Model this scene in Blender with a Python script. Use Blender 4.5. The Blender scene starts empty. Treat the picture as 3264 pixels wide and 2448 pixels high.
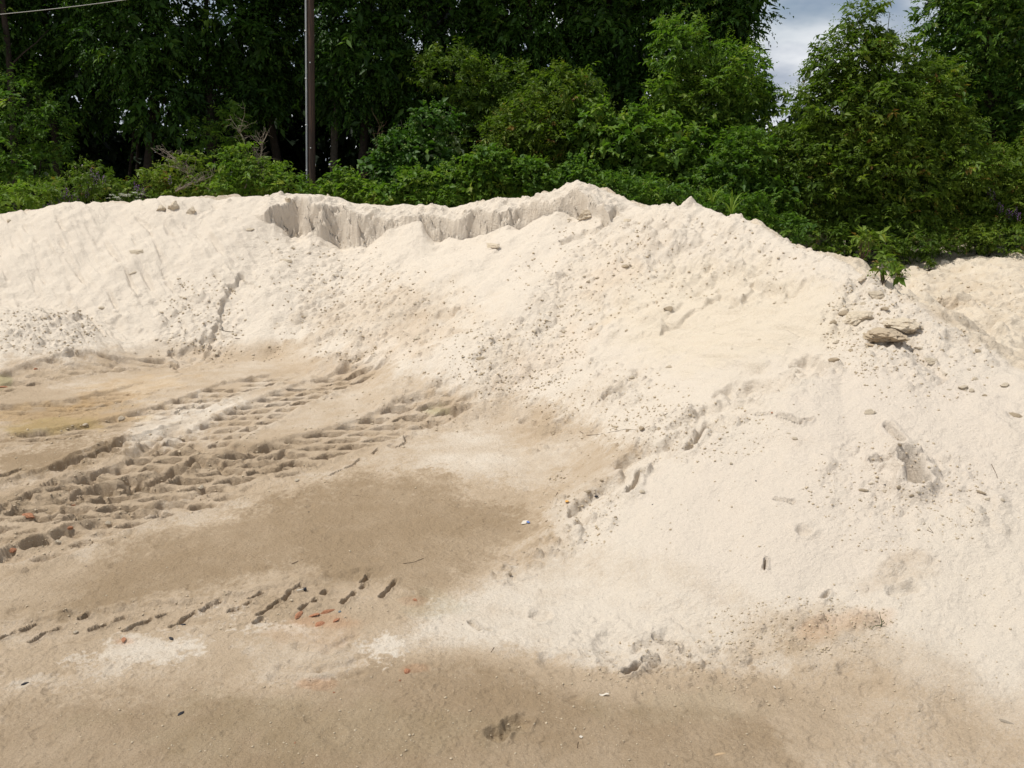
import bpy, math, random
import numpy as np
from mathutils import Vector, Matrix, Euler

# ------------------------------------------------------------------ camera, sky, sun
S = bpy.context.scene
COL = S.collection
HC = 3.2                       # eye height above the yard
TH = math.radians(14.0)        # looking down
FP = 2810.0                    # focal length in photo pixels (3264 wide)
cam_d = bpy.data.cameras.new('camera'); cam = bpy.data.objects.new('camera', cam_d); COL.objects.link(cam)
cam_d.sensor_width = 36; cam_d.lens = FP/3264*36; cam_d.clip_start = 0.1; cam_d.clip_end = 5000
cam.location = (0, 0, HC); cam.rotation_euler = (math.pi/2-TH, 0, 0)
S.camera = cam
SUNV = Vector((-0.43, -0.02, 0.90)).normalized()      # direction to the sun
sd = bpy.data.lights.new('sun', 'SUN'); sun = bpy.data.objects.new('sun', sd); COL.objects.link(sun)
sd.energy = 4.25; sd.angle = math.radians(0.53); sd.color = (1.0, 0.955, 0.88)
sun.rotation_euler = SUNV.to_track_quat('Z', 'Y').to_euler(); sun.location = (-10, 5, 40)
W = bpy.data.worlds.new('World'); S.world = W; W.use_nodes = True
wn = W.node_tree; wn.nodes.clear()
def wnode(t, **k):
    n = wn.nodes.new(t)
    for a, b in k.items(): setattr(n, a, b)
    return n
wo = wnode('ShaderNodeOutputWorld'); wb = wnode('ShaderNodeBackground'); wb.inputs[1].default_value = 0.085
sky = wnode('ShaderNodeTexSky', sky_type='NISHITA', sun_disc=False)
sky.sun_elevation = math.asin(SUNV.z); sky.sun_rotation = math.atan2(SUNV.x, SUNV.y)
wg = wnode('ShaderNodeTexCoord'); wm = wnode('ShaderNodeMapping'); wm.inputs['Scale'].default_value = (1, 1, 2.6)
wz = wnode('ShaderNodeTexNoise'); wz.inputs['Scale'].default_value = 3.4; wz.inputs['Detail'].default_value = 7; wz.inputs['Roughness'].default_value = 0.52
wr = wnode('ShaderNodeValToRGB'); wr.color_ramp.elements[0].position = 0.28; wr.color_ramp.elements[1].position = 0.52
wz2 = wnode('ShaderNodeTexNoise'); wz2.inputs['Scale'].default_value = 7.0; wz2.inputs['Detail'].default_value = 5
wr2 = wnode('ShaderNodeValToRGB'); wr2.color_ramp.elements[0].color = (3.6, 4.3, 5.6, 1); wr2.color_ramp.elements[1].color = (9.5, 9.8, 10.2, 1)
wr2.color_ramp.elements[0].position = 0.38; wr2.color_ramp.elements[1].position = 0.58
wx = wnode('ShaderNodeMix', data_type='RGBA')
L = wn.links.new
L(wg.outputs['Generated'], wm.inputs[0]); L(wm.outputs[0], wz.inputs[0]); L(wm.outputs[0], wz2.inputs[0])
L(wz.outputs[0], wr.inputs[0]); L(wz2.outputs[0], wr2.inputs[0]); L(wr.outputs[0], wx.inputs[0])
L(sky.outputs[0], wx.inputs[6]); L(wr2.outputs[0], wx.inputs[7]); L(wx.outputs[2], wb.inputs[0]); L(wb.outputs[0], wo.inputs[0])
S.view_settings.view_transform = 'Standard'; S.view_settings.look = 'None'
S.view_settings.exposure = 0.0; S.view_settings.gamma = 1.0; S.view_settings.use_curve_mapping = False

# ------------------------------------------------------------------ small helpers
rng = np.random.default_rng(7); random.seed(7)
def sstep(a, b, x):
    t = np.clip((x-a)/(b-a), 0, 1); return t*t*(3-2*t)
def ray(px, py):
    """a direction in the place, scaled to y=1: (t, s)"""
    u = (np.asarray(px, float)-1632)/FP; v = (1224-np.asarray(py, float))/FP
    dy = math.cos(TH)+v*math.sin(TH); dz = -math.sin(TH)+v*math.cos(TH)
    return u/dy, dz/dy
def at(px, py, d):
    t, s = ray(px, py); return Vector((float(t*d), float(d), float(HC+s*d)))
def toground(px, py, z=0.0):
    t, s = ray(px, py); y = (z-HC)/s; return t*y, y
_P = rng.permutation(4096); _G = rng.random(4096)*2*np.pi
_V = rng.random(4096)
_GX = np.cos(_G).astype(np.float32); _GY = np.sin(_G).astype(np.float32); _P = _P.astype(np.int32); _PP = np.concatenate([_P, _P])
def _h(i, j): return _PP[(_P[i & 4095]+(j & 4095))]
def noise(x, y):
    x = np.asarray(x, np.float32); y = np.asarray(y, np.float32)
    fx = np.floor(x); fy = np.floor(y); xi = fx.astype(np.int32); yi = fy.astype(np.int32); xf = x-fx; yf = y-fy
    u = xf*xf*xf*(xf*(xf*6-15)+10); v = yf*yf*yf*(yf*(yf*6-15)+10)
    i0 = _P[xi & 4095]; i1 = _P[(xi+1) & 4095]; j0 = yi & 4095; j1 = (yi+1) & 4095
    def g(i, j, dx, dy):
        h = _PP[i+j]; return _GX[h]*dx+_GY[h]*dy
    n0 = g(i0, j0, xf, yf); n1 = g(i1, j0, xf-1, yf); n2 = g(i0, j1, xf, yf-1); n3 = g(i1, j1, xf-1, yf-1)
    a = n0+(n1-n0)*u
    return (a+(n2+(n3-n2)*u-a)*v)*1.5
def fbm(x, y, o=4, gain=.5):
    r = 0; a = 1
    for k in range(o):
        r = r+a*noise(x*2**k+17.3*k, y*2**k-9.1*k); a *= gain
    return r
def clodfield(x, y, dens=.5):
    """lumps: height 0..1 of round stones scattered one to a cell"""
    x = np.asarray(x, np.float32); y = np.asarray(y, np.float32); xi = np.floor(x).astype(np.int32); yi = np.floor(y).astype(np.int32); best = np.zeros_like(x)
    for a in (-1, 0, 1):
        for b in (-1, 0, 1):
            h = _h(xi+a, yi+b); cx = xi+a+.15+.7*_V[h]; cy = yi+b+.15+.7*_V[(h*7+11) & 4095]
            r = .18+.34*_V[(h*13+5) & 4095]**2; on = _V[(h*29+3) & 4095] < dens
            q = 1-((x-cx)**2+(y-cy)**2)/(r*r)
            best = np.maximum(best, np.where(on & (q > 0), np.sqrt(np.clip(q, 0, 1))*r*2, 0))
    return best
def seg(px, py, ax, ay, bx, by):
    vx, vy = bx-ax, by-ay; l2 = vx*vx+vy*vy+1e-12
    k = np.clip(((px-ax)*vx+(py-ay)*vy)/l2, 0, 1); dx = px-(ax+k*vx); dy = py-(ay+k*vy)
    return np.sqrt(dx*dx+dy*dy), k, (vx*(py-ay)-vy*(px-ax))
def poly_sdf(px, py, P):
    """negative inside"""
    d = np.full(px.shape, 1e9); ins = np.zeros(px.shape, bool); n = len(P)
    for i in range(n):
        ax, ay = P[i]; bx, by = P[(i+1) % n]
        d = np.minimum(d, seg(px, py, ax, ay, bx, by)[0])
        c = ((ay > py) != (by > py)) & (px < (bx-ax)*(py-ay)/((by-ay) if by != ay else 1e-9)+ax)
        ins ^= c
    return np.where(ins, -d, d)
def where(mask, fn, *A):
    """evaluate a costly field only where a mask is on"""
    k = mask > .003; out = np.zeros(mask.shape, np.float32)
    if k.any(): out[k] = fn(*[a[k] for a in A])
    return out
def tag(o, label=None, cat=None, group=None, kind=None):
    for k, v in (('label', label), ('category', cat), ('group', group), ('kind', kind)):
        if v: o[k] = v
    return o

# ------------------------------------------------------------------ materials
def newmat(name):
    m = bpy.data.materials.new(name); m.use_nodes = True; m.node_tree.nodes.clear(); return m, m.node_tree
class NT:
    def __init__(s, nt): s.nt = nt
    def n(s, t, ins=None, **k):
        x = s.nt.nodes.new(t)
        for a, b in k.items(): setattr(x, a, b)
        for a, b in (ins or {}).items():
            if hasattr(b, 'is_linked') or isinstance(b, bpy.types.NodeSocket): s.nt.links.new(b, x.inputs[a])
            else: x.inputs[a].default_value = b
        return x
    def ramp(s, fac, stops):
        x = s.nt.nodes.new('ShaderNodeValToRGB'); s.nt.links.new(fac, x.inputs[0]); e = x.color_ramp.elements
        while len(e) < len(stops): e.new(.5)
        for i, (p, c) in enumerate(stops):
            e[i].position = p; e[i].color = (*c, 1) if len(c) == 3 else c
        return x.outputs[0]
    def mix(s, f, a, b, mode='MIX'):
        x = s.nt.nodes.new('ShaderNodeMix'); x.data_type = 'RGBA'; x.blend_type = mode
        for i, v in ((0, f), (6, a), (7, b)):
            if isinstance(v, bpy.types.NodeSocket): s.nt.links.new(v, x.inputs[i])
            elif i == 0: x.inputs[0].default_value = v
            else: x.inputs[i].default_value = (*v, 1)
        return x.outputs[2]
    def math(s, op, a, b=0.0):
        x = s.nt.nodes.new('ShaderNodeMath'); x.operation = op
        for i, v in ((0, a), (1, b)):
            if isinstance(v, bpy.types.NodeSocket): s.nt.links.new(v, x.inputs[i])
            else: x.inputs[i].default_value = v
        return x.outputs[0]

DRY = (0.670, 0.588, 0.488); MID = (0.480, 0.374, 0.264); DAMP = (0.322, 0.236, 0.148)
def sand_material():
    m, nt = newmat('sand'); N = NT(nt)
    tc = N.n('ShaderNodeTexCoord').outputs['Object']
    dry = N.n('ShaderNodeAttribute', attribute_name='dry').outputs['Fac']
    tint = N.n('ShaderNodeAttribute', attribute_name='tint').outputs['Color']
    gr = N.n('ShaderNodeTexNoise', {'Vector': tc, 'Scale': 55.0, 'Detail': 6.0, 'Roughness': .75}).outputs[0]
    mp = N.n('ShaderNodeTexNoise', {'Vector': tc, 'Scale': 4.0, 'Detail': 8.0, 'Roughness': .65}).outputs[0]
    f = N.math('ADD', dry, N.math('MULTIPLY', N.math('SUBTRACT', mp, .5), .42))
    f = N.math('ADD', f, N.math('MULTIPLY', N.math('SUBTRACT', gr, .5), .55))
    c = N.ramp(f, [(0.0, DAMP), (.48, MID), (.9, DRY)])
    # loose grains: dark specks and pale specks
    v = N.n('ShaderNodeTexVoronoi', {'Vector': tc, 'Scale': 38.0})
    sp = N.math('MULTIPLY', N.math('LESS_THAN', v.outputs['Distance'], .15), N.math('GREATER_THAN', N.n('ShaderNodeSeparateColor', {0: v.outputs['Color']}).outputs[0], .80))
    c = N.mix(N.math('MULTIPLY', sp, .35), c, (0.16, 0.11, 0.07))
    v2 = N.n('ShaderNodeTexVoronoi', {'Vector': tc, 'Scale': 60.0})
    sp2 = N.math('MULTIPLY', N.math('LESS_THAN', v2.outputs['Distance'], .16), N.math('GREATER_THAN', N.n('ShaderNodeSeparateColor', {0: v2.outputs['Color']}).outputs[1], .88))
    c = N.mix(N.math('MULTIPLY', sp2, .5), c, (0.72, 0.62, 0.48))
    fine = N.n('ShaderNodeTexNoise', {'Vector': tc, 'Scale': 160.0, 'Detail': 3.0, 'Roughness': .7}).outputs[0]
    c = N.mix(1.0, c, N.ramp(fine, [(.25, (.78, .78, .77)), (.75, (1.13, 1.13, 1.13))]), 'MULTIPLY')
    c = N.mix(1.0, c, tint, 'MULTIPLY')
    b1 = N.n('ShaderNodeTexNoise', {'Vector': tc, 'Scale': 28.0, 'Detail': 7.0, 'Roughness': .72}).outputs[0]
    vv = N.n('ShaderNodeTexVoronoi', {'Vector': tc, 'Scale': 24.0, 'Randomness': 1.0}); vv.feature = 'SMOOTH_F1'
    lump = N.math('MULTIPLY', N.math('SUBTRACT', .55, vv.outputs['Distance']), N.ramp(N.n('ShaderNodeTexNoise', {'Vector': tc, 'Scale': 2.2, 'Detail': 5.0, 'Roughness': .7}).outputs[0], [(.50, (0, 0, 0)), (.72, (1, 1, 1))]))
    b1 = N.math('ADD', b1, N.math('MULTIPLY', lump, .55))
    bp = N.n('ShaderNodeBump', {'Strength': .85, 'Distance': .04, 'Height': b1})
    bs = N.n('ShaderNodeBsdfPrincipled', {'Base Color': c, 'Roughness': .95, 'Normal': bp.outputs[0]})
    bs.inputs['Specular IOR Level'].default_value = .15
    o = N.n('ShaderNodeOutputMaterial', {0: bs.outputs[0]})
    return m
def simple(name, col, rough=.8, var=.25, scale=12, metal=0.0, bump=.3, col2=None, attr=False):
    m, nt = newmat(name); N = NT(nt)
    tc = N.n('ShaderNodeTexCoord').outputs['Object']
    gr = N.n('ShaderNodeTexNoise', {'Vector': tc, 'Scale': float(scale), 'Detail': 7.0, 'Roughness': .65}).outputs[0]
    a = tuple(max(0, q*(1-var)) for q in col); b = tuple(min(1, q*(1+var)) for q in (col2 or col))
    c = N.ramp(gr, [(.3, a), (.7, b)])
    bp = N.n('ShaderNodeBump', {'Strength': bump, 'Distance': .02, 'Height': gr})
    bs = N.n('ShaderNodeBsdfPrincipled', {'Base Color': c, 'Roughness': rough, 'Metallic': metal, 'Normal': bp.outputs[0]})
    bs.inputs['Specular IOR Level'].default_value = .25
    N.n('ShaderNodeOutputMaterial', {0: bs.outputs[0]})
    return m
def leaf_material(name, stops, trans=.38, spec=.18, rough=.5):
    m, nt = newmat(name); N = NT(nt)
    a = N.n('ShaderNodeAttribute', attribute_name='hue').outputs['Fac']
    c = N.ramp(a, stops)
    bs = N.n('ShaderNodeBsdfPrincipled', {'Base Color': c, 'Roughness': rough}); bs.inputs['Specular IOR Level'].default_value = spec
    tcol = N.mix(1.0, c, (1.15, 1.35, .45), 'MULTIPLY')
    tr = N.n('ShaderNodeBsdfTranslucent', {0: tcol})
    mx = N.n('ShaderNodeMixShader', {0: trans, 1: bs.outputs[0], 2: tr.outputs[0]})
    N.n('ShaderNodeOutputMaterial', {0: mx.outputs[0]})
    return m
M = {}
M['sand'] = sand_material()
M['clod'] = simple('clod_sand', (.60, .51, .385), .95, .20, 30, bump=.8)
M['clod_dark'] = simple('damp_clod', (.46, .37, .26), .95, .25, 30, bump=.8)
M['crumb'] = simple('crumb_sand_shaded', (.50, .41, .29), .95, .22, 30, bump=.8)  # darker than the clods: the crumbs' shadow sides are put into the colour
M['brick'] = simple('brick_red', (.30, .115, .06), .95, .35, 5, bump=.8, col2=(.46, .23, .13))
M['bark'] = simple('bark', (.030, .024, .019), .95, .4, 18, bump=.9)
M['greybark'] = simple('grey_bark', (.10, .09, .075), .95, .35, 14, bump=.9)
M['dead'] = simple('dead_wood', (.26, .22, .17), .9, .3, 20)
M['twig'] = simple('dark_twig', (.10, .065, .04), .9, .3, 20)
M['steel'] = simple('galvanised_steel', (.40, .42, .43), .5, .15, 10, metal=.6, bump=.05)
M['wire'] = simple('wire_metal', (.26, .26, .24), .5, .1, 10, metal=.3, bump=0)
M['bluegrey'] = simple('blue_grey_stone', (.16, .19, .21), .7, .3, 30)
M['blue'] = simple('blue_print', (.10, .17, .42), .6, .2, 30, bump=0)
M['paper'] = simple('paper_scrap', (.55, .50, .42), .7, .1, 30, bump=.1)
M['orange'] = simple('orange_scrap', (.62, .33, .08), .7, .25, 30)
M['wood'] = simple('weathered_wood', (.42, .30, .18), .85, .25, 30)
M['black'] = simple('black_plastic', (.02, .02, .025), .5, .2, 20)
M['purple'] = simple('purple_petal', (.24, .09, .34), .7, .25, 30, bump=0)
M['white_petal'] = simple('white_petal', (.55, .56, .46), .7, .15, 30, bump=0)
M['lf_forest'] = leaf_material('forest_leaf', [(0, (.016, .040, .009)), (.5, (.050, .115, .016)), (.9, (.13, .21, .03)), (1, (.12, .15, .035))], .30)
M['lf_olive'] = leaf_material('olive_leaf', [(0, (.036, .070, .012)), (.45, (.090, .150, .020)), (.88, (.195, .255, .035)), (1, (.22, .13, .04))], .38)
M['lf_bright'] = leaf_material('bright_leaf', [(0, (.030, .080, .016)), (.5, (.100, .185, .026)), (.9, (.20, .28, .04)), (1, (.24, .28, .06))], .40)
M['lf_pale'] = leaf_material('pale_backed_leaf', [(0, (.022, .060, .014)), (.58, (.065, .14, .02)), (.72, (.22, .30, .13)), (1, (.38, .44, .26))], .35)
M['lf_shade'] = leaf_material('shade_black_leaf', [(0, (.006, .014, .005)), (.6, (.012, .028, .008)), (1, (.03, .06, .012))], .22, .2, .6)  # near-black leaf colour, the deep shade inside the wood painted in
M['pole'] = None
def pole_mat():
    m, nt = newmat('creosoted_pole'); N = NT(nt)
    tc = N.n('ShaderNodeTexCoord').outputs['Object']
    mp = N.n('ShaderNodeMapping', {0: tc}); mp.inputs['Scale'].default_value = (22, 22, .7)
    gr = N.n('ShaderNodeTexNoise', {'Vector': mp.outputs[0], 'Scale': 1.6, 'Detail': 6.0, 'Roughness': .6}).outputs[0]
    c = N.ramp(gr, [(.35, (.024, .016, .011)), (.55, (.055, .033, .023)), (.75, (.12, .062, .034))])
    bp = N.n('ShaderNodeBump', {'Strength': .7, 'Distance': .02, 'Height': gr})
    bs = N.n('ShaderNodeBsdfPrincipled', {'Base Color': c, 'Roughness': .85, 'Normal': bp.outputs[0]})
    N.n('ShaderNodeOutputMaterial', {0: bs.outputs[0]}); return m
M['pole'] = pole_mat()

# ------------------------------------------------------------------ terrain
# grid: columns of constant x/y, rows of constant y
core = np.linspace(-.70, .70, 940)
side = .70+np.cumsum(np.geomspace(.005, .95, 36))
T = np.concatenate([-side[::-1], core, side])
ys = [1.0]
while ys[-1] < 2600:
    y = ys[-1]
    if y < 3.3: s = .12
    elif y < 9.2: s = min(.026, max(.0095, 1.2*y*y/2816*(1 if y < 7 else .85)))
    elif y < 15.2: s = .027
    elif y < 18.75: s = .0128
    elif y < 19.8: s = .024
    elif y < 21: s = .05
    elif y < 30: s = .10
    else: s = min(400, (y-29)*.25+.1)
    ys.append(y+s)
Y = np.array(ys); YY, TT = np.meshgrid(Y, T, indexing='ij'); XX = TT*YY
NR, NC = YY.shape
wx_ = XX+.10*noise(XX*.9, YY*.9+40)+.03*noise(XX*4, YY*4); wy_ = YY+.10*noise(XX*.9+90, YY*.9)+.03*noise(XX*4+9, YY*4)

def ridge3(pts):
    out = []
    for p in pts: v = at(p[0], p[1], p[2]); out.append((v.x, v.y, v.z, p[3], p[4], p[5] if len(p) > 5 else .22))
    return out
def ridge_h(R, X=None, Yv=None):
    sgn = 1 if R[-1][0] > R[0][0] else -1
    X = wx_ if X is None else X; Yv = wy_ if Yv is None else Yv
    h = np.full(X.shape, -50.0)
    for a, b in zip(R[:-1], R[1:]):
        d, k, cr = seg(X, Yv, a[0], a[1], b[0], b[1])
        z = a[2]+(b[2]-a[2])*k
        sf = a[3]+(b[3]-a[3])*k; sb = a[4]+(b[4]-a[4])*k; r = a[5]+(b[5]-a[5])*k
        q = sstep(-1, 1, -sgn*cr/(math.hypot(b[0]-a[0], b[1]-a[1])*np.maximum(d, .02))); sl = sb+(sf-sb)*q
        h = np.maximum(h, z-sl*(np.sqrt(d*d+r*r)-r))
    return h
# crest, left to right: photo x, photo y, distance, front slope, back slope, roundness
CR = [(-900, 800, 18.6, .60, .6), (-300, 720, 19.2, .60, .6), (0, 690, 19.3, .60, .6), (90, 668, 19.4, .6, .6), (200, 645, 19.5, .60, .6), (330, 642, 19.5, .60, .6),
      (400, 650, 19.5, .6, .6), (480, 640, 19.5, .6, .6), (545, 627, 19.5, .60, .6), (640, 632, 19.5, .6, .6), (700, 640, 19.5, .6, .6), (760, 625, 19.5, .6, .6), (830, 620, 19.5, .60, .6),
      (920, 616, 19.5, .6, .6, .12), (1000, 620, 19.4, .58, .6, .12), (1080, 632, 19.3, .57, .6, .10), (1100, 640, 19.2, .57, .6, .10), (1230, 664, 19.0, .56, .6, .12), (1290, 650, 18.9, .56, .6, .10),
      (1345, 655, 18.8, .55, .6, .1), (1370, 648, 18.7, .55, .6, .1), (1430, 662, 18.6, .55, .6, .12), (1500, 645, 18.4, .54, .6, .12), (1600, 634, 18.1, .53, .6, .12), (1700, 622, 17.8, .52, .6, .12),
      (1780, 602, 17.5, .51, .6, .08), (1838, 572, 17.3, .50, .65, .04), (1885, 594, 17.0, .50, .65, .08), (1960, 630, 16.6, .50, .65, .12), (2020, 650, 16.2, .50, .65, .12), (2100, 664, 15.7, .50, .65, .12),
      (2200, 660, 14.9, .50, .65, .10), (2260, 668, 14.5, .50, .65, .1), (2300, 696, 14.1, .5, .65, .10), (2350, 705, 13.8, .50, .65, .1), (2420, 728, 13.3, .50, .65, .10), (2500, 762, 12.7, .50, .65, .12),
      (2600, 810, 11.9, .50, .65), (2690, 845, 11.2, .48, .65, .2), (2757, 885, 10.5, .48, .6, .2), (2900, 975, 9.7, .46, .55, .3), (3020, 1052, 9.1, .42, .5, .35), (3264, 1180, 8.1, .36, .5, .45), (3600, 1350, 7.2, .30, .5, .5), (4200, 1600, 6.2, .26, .5, .5)]
crest = ridge3(CR)
ct = np.array([c[0]/c[1] for c in crest]); cy = np.array([c[1] for c in crest]); cz = np.array([c[2] for c in crest])
ycr = np.interp(TT, ct, cy); zcr = np.interp(TT, ct, cz)
# yard and the land behind the pile
ground = .05*fbm(XX*.25, YY*.25, 3)*sstep(3, 8, YY)
ground = np.where(YY > 60, ground*0, ground)
rise = sstep(0, 1, (YY-ycr)/np.maximum(26-ycr, 1))*1.02
ground = ground+rise+.06*fbm(XX*.8, YY*.8+5, 4)*sstep(0, 2, YY-ycr)
ground += .35*np.exp(-(((TT-.60)/.09)**2+((YY-19)/3.0)**2))
hm = ridge_h(crest)
# shoulder above the scarp and the scarp itself
FOOT = [(780, 650), (830, 672), (870, 712), (900, 745), (925, 782), (955, 780), (985, 758), (1020, 765), (1055, 790), (1090, 806), (1150, 796), (1180, 800), (1220, 778), (1262, 735), (1292, 690), (1318, 700), (1345, 740), (1385, 800), (1410, 808),
        (1450, 795), (1520, 790), (1570, 770), (1620, 762), (1655, 785), (1690, 765), (1730, 745), (1790, 722), (1850, 705), (1880, 700), (1920, 668), (1975, 640), (2020, 645)]
ft = np.array([ray(a, b)[0] for a, b in FOOT]); fs = np.array([ray(a, b)[1] for a, b in FOOT])
inz = sstep(ft[0], ft[1]+.01, TT)*(1-sstep(ft[-3], ft[-1], TT))
def cells(x, f, seed, sharp=.25):
    q = x*f+.3*noise(x*f*.7+seed, x*0); i = np.floor(q).astype(np.int64); w = sstep(1-sharp, 1, q-i)
    return (_V[_h(i, i*0+seed)]*(1-w)+_V[_h(i+1, i*0+seed)]*w)-.5
off = .95+.10*noise(XX*2.1, XX*0+3)
yS0 = ycr-off
zF = HC+np.interp(TT, ft, fs)*yS0
kern = np.hanning(91); kern /= kern.sum()
def smooth_row(a): return np.apply_along_axis(lambda r: np.convolve(np.pad(r, 45, mode='edge'), kern, 'valid'), 0, a[0])[None, :]+a*0
zFs = smooth_row((zF[int(NR*.6):int(NR*.6)+1])*np.ones_like(T)[None, :])
yS = yS0+.08*noise(XX*1.7, YY*0+1.7)+.28*cells(XX, 1.05, 3, .45)+.07*cells(XX, 3.1, 5, .5)
sf_ = np.interp(TT, ct, np.array([c[3] for c in crest])); DD = np.maximum(zcr-sf_*off-zF, 0)*inz
Ds = smooth_row((DD[int(NR*.6):int(NR*.6)+1])*np.ones_like(T)[None, :])
#wide = sstep(float(ray(640, 700)[0]), float(ray(960, 760)[0]), TT)*(1-sstep(float(ray(1850, 720)[0]), float(ray(2150, 760)[0]), TT))
top = zcr-.30*(np.sqrt((ycr-wy_)**2+.02)-.12)
bz = inz*((YY > yS-.5) & (YY < ycr+.4))
blk = where(bz, lambda x, y: clodfield(x*2.4, y*2.4+5, .6)*.07+clodfield(x*6, y*6+5, .6)*.05+.05*fbm(x*5, y*5, 4), XX, YY)
h1 = np.where(YY < ycr, hm+(np.maximum(hm, top)-hm)*inz, hm)
h1 = h1+inz*blk*sstep(.03, .2, ycr-YY)*sstep(-.25, .05, YY-yS)
dS = yS-YY                                             # how far in front of the face
dp = np.maximum(dS, 0); low = hm-Ds*np.exp(-(dp/1.9)**1.5)-(DD-Ds)*np.exp(-dp/.40)
low = low+.025*fbm(XX*2, YY*2, 3)
fn_ = where(bz, lambda x, y, d: .075*fbm(x*3.4, d*9, 5, .68)+.09*clodfield(x*4.5, d*14, .55)+.045*clodfield(x*10, d*30, .6)+.020*np.abs(noise(x*15, d*3))*sstep(0, .35, noise(x*1.1+4, d*2)), XX, YY, -dS)
up = zF+np.maximum(-dS+fn_, 0)*(3.1+1.5*noise(XX*1.3, YY*0))
cut = np.where(dS > 0, low+np.maximum(fn_-dS, 0)*4.3, up)
is_face = (up < h1) & (dS <= 0) & (inz > .3)
h1 = np.where(YY < ycr, np.where(dS > 0, low, hm*(1-inz)+inz*np.minimum(h1, cut)), h1)
# fan coming forward from the peak, small mound at far left, near lobe
fan = ridge_h(ridge3([(1960, 690, 16.0, .50, .55, .3), (1850, 790, 15.0, .5, .6, .3), (1700, 915, 13.7, .50, .6, .3), (1540, 1050, 12.8, .45, .55, .35), (1360, 1190, 12.1, .35, .45, .4)]))
mound = ridge_h(ridge3([(-700, 960, 15.8, .33, .4, .5), (-200, 965, 15.5, .33, .4, .5), (60, 985, 15.2, .34, .4, .4), (150, 1030, 14.9, .36, .4, .3)]))
lobe = ridge_h(ridge3([(2960, 1090, 9.0, .36, .5, .4), (2830, 1110, 8.7, .36, .5, .35), (2600, 1205, 8.35, .36, .52, .3), (2450, 1290, 8.1, .36, .55, .3), (2300, 1375, 7.9, .36, .55, .25), (2170, 1465, 7.65, .36, .55, .2), (2060, 1560, 7.35, .34, .5, .2), (1900, 1665, 7.15, .3, .45, .25), (1780, 1745, 6.95, .26, .4, .3), (1600, 1860, 6.6, .2, .3, .35), (1440, 1970, 6.2, .14, .2, .4)]))
def smax(a, b, k):
    h = np.clip(.5+.5*(a-b)/k, 0, 1); return b+(a-b)*h+k*h*(1-h)
pile = smax(h1, fan, .10); pile = smax(pile, mound, .12); pile = smax(pile, lobe, .12)
H = smax(pile, ground, .10)
onpile = sstep(-.02, .12, pile-ground)

def PX(h=None):
    h = H if h is None else h
    z = h-HC; f = YY*math.cos(TH)-z*math.sin(TH); u = YY*math.sin(TH)+z*math.cos(TH)
    return 1632+FP*XX/f, 1224-FP*u/f
U, V = PX()
front = (YY < ycr+.15)
def blobs(L, noise_amt=.35, ns=2.0):
    m = np.zeros(H.shape, np.float32)
    for (a, b, rx, ry, rot, st) in L:
        R_ = max(rx, ry)*1.9
        k = front & (np.abs(U-a) < (R_ if abs(rot) > 1 else rx*1.9)) & (np.abs(V-b) < (R_ if abs(rot) > 1 else ry*1.9))
        if not k.any(): continue
        c, s_ = math.cos(math.radians(rot)), math.sin(math.radians(rot)); du = (U[k]-a); dv = (V[k]-b); x = XX[k]; y = YY[k]
        e = np.sqrt(((du*c-dv*s_)/rx)**2+((du*s_+dv*c)/ry)**2)+noise_amt*fbm(x*ns, y*ns+31, 4)
        m[k] = np.maximum(m[k], st*(1-sstep(.55, 1.15, e)))
    return m
def pbox(P, pad):
    xs = [p[0] for p in P]; ys_ = [p[1] for p in P]
    return front & (U > min(xs)-pad) & (U < max(xs)+pad) & (V > min(ys_)-pad) & (V < max(ys_)+pad)
# ---- relief of the loose sand
r_rough = blobs([(1200, 1010, 330, 150, 0, .9), (1050, 870, 170, 110, 0, .6), (850, 820, 170, 110, 0, .35), (640, 1040, 150, 150, 60, .8), (1650, 1120, 230, 120, 35, 1.0), (1900, 900, 260, 150, 35, .8),
                 (2150, 800, 330, 150, 0, .9), (2400, 900, 220, 130, 30, .45), (130, 1050, 190, 70, 0, 1.0), (1900, 1280, 260, 120, 30, .75), (2150, 1380, 240, 80, 15, .8), (1850, 1600, 130, 110, 50, .75),
                 (2780, 1030, 180, 170, 0, .9), (2900, 1130, 160, 110, -20, .8), (2830, 1540, 260, 170, 0, .55), (2550, 2010, 260, 90, 10, .7), (3080, 1600, 170, 110, 0, .5), (2200, 2130, 240, 90, 0, .7),
                 (1500, 1300, 300, 70, 15, .45), (2450, 2170, 300, 100, 0, .4), (1230, 1230, 400, 70, 0, .35), (2850, 1830, 170, 60, 20, .4)])
H1 = (.050*fbm(XX*.9, YY*.9, 5, .55)+.008*fbm(XX*6, YY*6, 3, .6))*onpile+.004*fbm(XX*9, YY*9, 3)
calm = 1-.85*np.maximum.reduce([blobs([q_], .25) for q_ in [(2380, 1720, 480, 330, 0, 1), (2850, 1300, 330, 150, 0, 1), (2350, 1080, 260, 130, 20, .8), (250, 800, 330, 150, 0, 1), (1650, 900, 170, 110, 40, .6), (3050, 1900, 350, 300, 0, .6)]])
kk_ = onpile*front*.9*calm; H1 += where(kk_, lambda x, y: (clodfield(x*9, y*9, .16)*.035+clodfield(x*4.2+5, y*4.2, .10)*.06)*sstep(-.25, .35, noise(x*.8, y*.8+3)), XX, YY)*calm
H1 *= .45+.55*calm
# runs of sliding sand on the faces
aa = XX*.80+YY*.60; bb = -XX*.60+YY*.80
streak = fbm(aa*7, bb*.8+3, 3)
s_mask = blobs([(400, 850, 600, 260, 0, 1), (2300, 1050, 330, 200, 0, .9), (1250, 900, 300, 150, 0, .4), (2150, 950, 300, 200, 0, .6)], .2)
H1 += .030*streak*s_mask*onpile
H1 += -.05*sstep(.35, .75, fbm(aa*5.5+40, bb*.7, 3))*s_mask*onpile
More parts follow.
